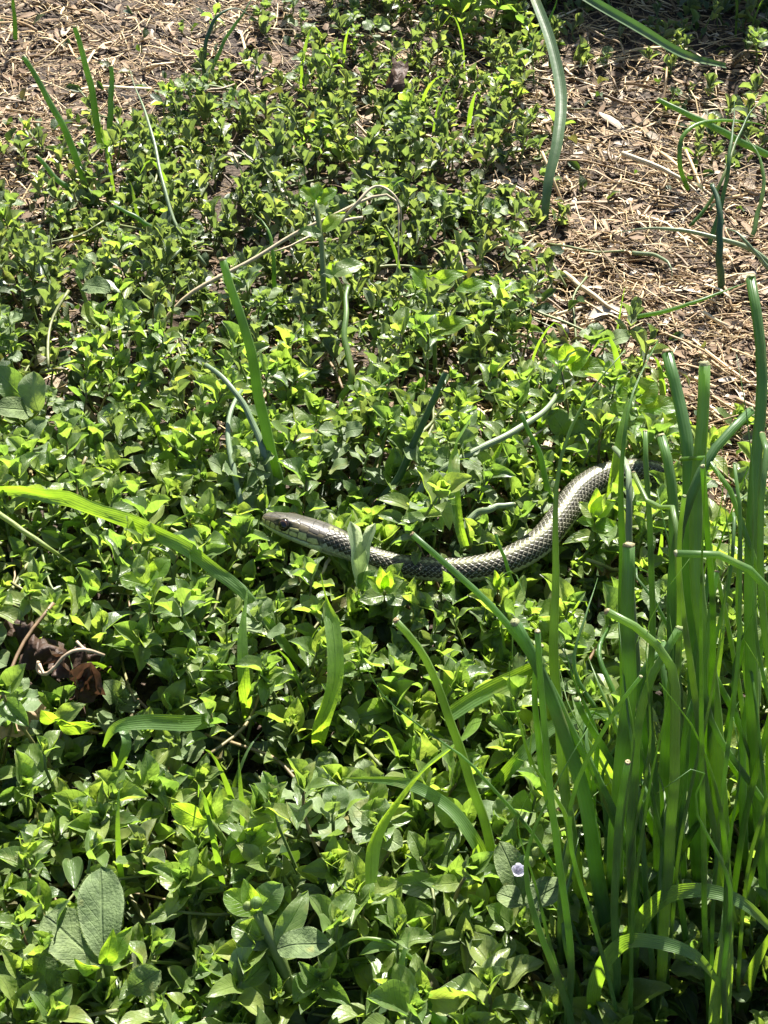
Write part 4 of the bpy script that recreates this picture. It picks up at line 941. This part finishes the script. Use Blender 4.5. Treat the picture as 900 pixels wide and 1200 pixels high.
plant('weed with three bright spreading leaves right of the dry stem', (508, 440, 0), [(510, 440, .6), (508, 390, 2.0), (500, 335, 3.2)], 5, [
    ((510, 388, 2.2), (462, 375, 2.8), 22, dict(mat='bright', nrm=(0, -.5, 1))), ((510, 390, 2.2), (556, 374, 2.8), 22, dict(mat='bright')),
    ((500, 338, 3.2), (480, 312, 3.8), 18, dict(mat='bright')), ((502, 336, 3.2), (548, 318, 3.8), 20, dict(mat='bright')), ((535, 340, 3.0), (578, 332, 3.3), 18, dict(mat='bright'))])
plant('glossy broad-leaved plant at the left edge', (40, 500, 0), [(55, 500, .4), (48, 485, 1.2), (42, 478, 1.8)], 7, [
    ((45, 482, 2.0), (38, 434, 3.0), 36, dict(shape='oval', nrm=(-.3, -.4, 1), mat='round')), ((30, 470, 2.0), (-8, 430, 3.2), 34, dict(shape='oval', mat='chick')), ((38, 484, 1.8), (-6, 478, 2.6), 30, dict(shape='oval', mat='fuzzy'))])
plant('hairy stalked weed with yellow top and round pale leaf at left', (185, 750, 0), [(185, 745, 1.0), (176, 712, 2.6), (170, 685, 3.6)], 8, [
    ((184, 722, 3.4), (232, 708, 3.6), 34, dict(mat='fuzzy', shape='oval', nrm=(0, 0, 1))), ((171, 686, 3.7), (140, 678, 4.0), 22, dict(mat='bright', shape='oval')), ((172, 684, 3.7), (200, 655, 4.3), 24, dict(mat='bright', shape='oval')),
    ((170, 683, 3.8), (162, 650, 4.5), 20, dict(mat='chick', shape='oval')), ((171, 685, 3.7), (178, 690, 4.0), 40, dict(mat='bright', shape='round'))], buds=[(166, 668, 4.2, 10)])
plant('torn pale forked leaf standing over the snake neck', (420, 700, 0), [(424, 705, 1.0), (422, 690, 1.8), (421, 680, 2.4)], 6, [
    ((421, 690, 2.5), (412, 610, 4.2), 19, dict(mat='pale', shape='oval', cup=.5, nrm=(.3, -.5, 1), tipp=.35)), ((422, 688, 2.5), (438, 612, 4.2), 18, dict(mat='pale', shape='oval', cup=.5, nrm=(-.4, -.5, 1), tipp=.35)),
    ((421, 690, 2.6), (440, 668, 3.2), 22, dict(mat='chick'))])
plant('chickweed sprig with budding top on pale stalk at bottom left', (270, 1010, 0), [(270, 1010, .8), (262, 985, 2.4), (245, 962, 3.4)], 8, [
    ((246, 962, 3.5), (200, 942, 4.2), 30, dict(mat='bright', shape='oval', nrm=(0, -1, .5))), ((248, 960, 3.5), (272, 938, 4.1), 28, dict(shape='oval')), ((246, 958, 3.6), (236, 925, 4.5), 15, dict(mat='chick', nrm=(0, -1, .4), cup=.6)),
    ((248, 958, 3.6), (258, 918, 4.6), 16, dict(mat='chick', nrm=(.2, -1, .4), cup=.6)), ((250, 960, 3.6), (246, 928, 4.5), 14, dict(mat='bright', nrm=(-.4, -1, .4), cup=.6))], buds=[(243, 946, 4.0, 12)], name='chickweed_sprig')
plant('long lifted oval leaf right of the budding sprig', (275, 1020, 0), [(272, 1022, .6), (272, 1008, 2.2)], 8, [((272, 1012, 2.3), (332, 938, 4.0), 30, dict(mat='bright', shape='oval', nrm=(-.4, -1, .5), curl=.4))])
fl = plant('weed with broad pale paired leaves and tiny white flower', (618, 1110, 0), [(628, 1110, .6), (618, 1080, 1.8), (612, 1062, 2.8)], 11, [
    ((612, 1060, 3.5), (582, 1046, 3.6), 30, dict(mat='fuzzy', shape='oval', nrm=(0, 0, 1))), ((616, 1062, 3.5), (672, 1030, 3.8), 34, dict(mat='fuzzy', shape='chick', nrm=(0, 0, 1))), ((615, 1060, 2.9), (640, 1045, 3.5), 26, dict(shape='round', mat='fuzzy')),
    ((612, 1050, 3.2), (585, 985, 4.0), 36, dict(mat='fuzzy', shape='round'))], buds=[(622, 1010, 4.3, 13), (612, 1008, 4.3, 12), (628, 998, 4.5, 11)], name='flowering_weed')
fo = at(618, 1110, 0); fc = at(606, 1020, 5.0)
for k in range(5):
    a = k * 1.2566 + .4; g = leaf_tpl(.75, 6, 4, peak=.6, cup=.4, curl=-.9, wave=.02, seed=k, tipp=.6)
    Mx = trm(fc - fo) @ rotm('X', .5) @ rotm('Z', a) @ rotm('Y', -.7) @ scm(.36)
    V_ = (np.c_[g[0], np.ones(len(g[0]))] @ Mx.T)[:, :3]; obj('petal', mesh('petal', V_, g[1], M['petal'], g[2]), fl)
plant('rounded bright-leaved weed between the straw and the snake', (745, 530, 0), [(750, 530, .5), (748, 500, 1.6), (744, 480, 2.6)], 7, [
    ((742, 470, 2.8), (722, 445, 3.4), 30, dict(mat='bright', shape='round')), ((746, 470, 2.8), (768, 446, 3.4), 32, dict(mat='bright', shape='round')), ((744, 482, 2.6), (712, 486, 2.9), 28, dict(mat='bright', shape='round')),
    ((748, 482, 2.6), (800, 474, 3.0), 26, dict(mat='bright', shape='round')), ((746, 490, 2.4), (812, 496, 2.6), 24, dict(mat='bright', shape='oval')), ((745, 492, 2.4), (742, 520, 2.4), 30, dict(mat='bright', shape='round'))])
plant('bright lobed-leaf weed at the lower edge of the straw', (665, 470, 0), [(668, 470, .5), (665, 445, 1.6), (664, 432, 2.4)], 7, [
    ((662, 430, 2.5), (640, 412, 3.2), 24, dict(mat='bright', shape='round')), ((666, 430, 2.5), (690, 412, 3.2), 28, dict(mat='bright', shape='round')), ((664, 434, 2.4), (650, 448, 2.5), 26, dict(mat='chick', shape='round')),
    ((668, 434, 2.4), (712, 430, 2.8), 26, dict(mat='bright', shape='round')), ((664, 428, 2.6), (662, 402, 3.4), 22, dict(mat='bright', shape='round'))])
plant('dark round leaf pair with bright one above the snake bend', (660, 540, 0), [(658, 542, .5), (660, 520, 1.4), (662, 508, 2.0)], 6, [
    ((662, 510, 2.1), (645, 480, 2.8), 28, dict(shape='round')), ((664, 512, 2.1), (700, 500, 2.6), 26, dict(shape='oval')), ((664, 516, 2.0), (708, 530, 2.2), 28, dict(mat='bright', shape='oval'))])
plant('chickweed sprig crossing the front of the snake bend', (700, 650, 0), [(698, 650, 1.0), (697, 625, 2.2), (696, 605, 3.2)], 7, [
    ((696, 606, 3.3), (678, 588, 3.6), 17, {}), ((697, 604, 3.3), (722, 586, 3.9), 19, dict(mat='bright')), ((696, 602, 3.4), (700, 572, 4.3), 18, dict(mat='bright', nrm=(0, -1, .4))), ((696, 603, 3.4), (710, 578, 4.2), 16, {}),
    ((696, 612, 3.1), (676, 610, 3.3), 16, dict(mat='bright')), ((697, 615, 3.0), (725, 618, 3.1), 19, dict(mat='bright')), ((697, 628, 2.4), (670, 632, 2.5), 18, {})], name='chickweed_sprig')
plant('small pointed chickweed tip in front of the snake flank', (585, 720, 0), [(584, 715, 1.0), (584, 700, 1.8), (583, 688, 2.4)], 6, [
    ((583, 690, 2.5), (568, 676, 2.9), 11, {}), ((583, 690, 2.5), (598, 675, 2.9), 12, dict(mat='bright')), ((583, 688, 2.6), (580, 668, 3.2), 10, dict(mat='bright')), ((584, 688, 2.6), (590, 670, 3.1), 10, {}), ((583, 694, 2.3), (560, 692, 2.4), 13, {}), ((584, 695, 2.3), (606, 694, 2.4), 14, {})], name='chickweed_sprig')
plant('chickweed sprig below the snake neck with cupped tip', (455, 730, 0), [(452, 728, 1.0), (450, 705, 2.2), (450, 692, 2.9)], 7, [
    ((450, 692, 3.0), (430, 676, 3.5), 18, dict(mat='bright')), ((451, 692, 3.0), (474, 678, 3.5), 19, dict(mat='chick')), ((450, 690, 3.1), (446, 664, 3.9), 16, dict(mat='bright', nrm=(0, -1, .4))), ((451, 690, 3.1), (458, 668, 3.8), 15, dict(mat='bright', nrm=(0, -1, .4))),
    ((450, 698, 2.8), (420, 704, 2.9), 22, {}), ((452, 698, 2.8), (482, 706, 2.9), 22, {})], name='chickweed_sprig')
plant('twin-leaved chickweed standing left of the grass under the dead leaf', (60, 880, 0), [(66, 880, .8), (66, 855, 2.0), (66, 845, 2.6)], 7, [
    ((65, 845, 2.7), (48, 832, 3.2), 22, dict(mat='bright', nrm=(0, -1, .3))), ((67, 848, 2.7), (112, 850, 3.1), 22, dict(mat='bright', nrm=(0, -1, .3))), ((66, 845, 2.7), (100, 825, 3.4), 24, {})], name='chickweed_sprig')
plant('grey round-leaved weed at the left below the upper chives', (110, 350, 0), [(112, 385, .6), (98, 345, 2.0), (90, 325, 2.8)], 5, [
    ((92, 325, 2.9), (108, 305, 3.5), 20, dict(mat='fuzzy', shape='round')), ((98, 335, 2.6), (130, 340, 3.0), 24, dict(mat='fuzzy', shape='round')), ((112, 375, 1.8), (95, 368, 2.4), 34, dict(mat='chick', shape='round')), ((130, 375, 1.8), (165, 365, 2.4), 36, dict(mat='chick', shape='round'))])

# --- unseen grass tufts added just beyond the top right to throw shade into view
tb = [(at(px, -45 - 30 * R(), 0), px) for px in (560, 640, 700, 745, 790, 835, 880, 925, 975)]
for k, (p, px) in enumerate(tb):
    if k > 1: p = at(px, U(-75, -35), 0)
    root = empty('grass_tuft', p, 'unseen shade-casting grass tuft added past the top, ' + ['left end of the row', 'second from the left of the row', 'third from the left of the row', 'above the slanting dark blade', 'right of the slanting dark blade', 'above the straight cut chive', 'above the right corner straw', 'above the top right corner', 'past the right corner'][k], 'grass', 'unseen grass tufts added for shade past the top edge')
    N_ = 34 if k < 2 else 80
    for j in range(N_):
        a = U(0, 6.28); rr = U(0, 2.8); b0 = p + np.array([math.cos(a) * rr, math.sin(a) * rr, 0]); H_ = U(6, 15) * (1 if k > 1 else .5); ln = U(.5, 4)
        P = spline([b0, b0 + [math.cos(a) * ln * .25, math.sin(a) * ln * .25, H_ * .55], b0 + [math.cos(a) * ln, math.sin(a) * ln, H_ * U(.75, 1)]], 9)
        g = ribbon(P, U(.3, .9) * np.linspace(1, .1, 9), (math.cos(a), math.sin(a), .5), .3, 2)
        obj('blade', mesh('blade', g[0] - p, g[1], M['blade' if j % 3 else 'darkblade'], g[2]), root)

print('shoots', len(shoots), 'objects', len(bpy.data.objects), 'tris', sum(len(m_.polygons) for m_ in bpy.data.meshes) * 2)
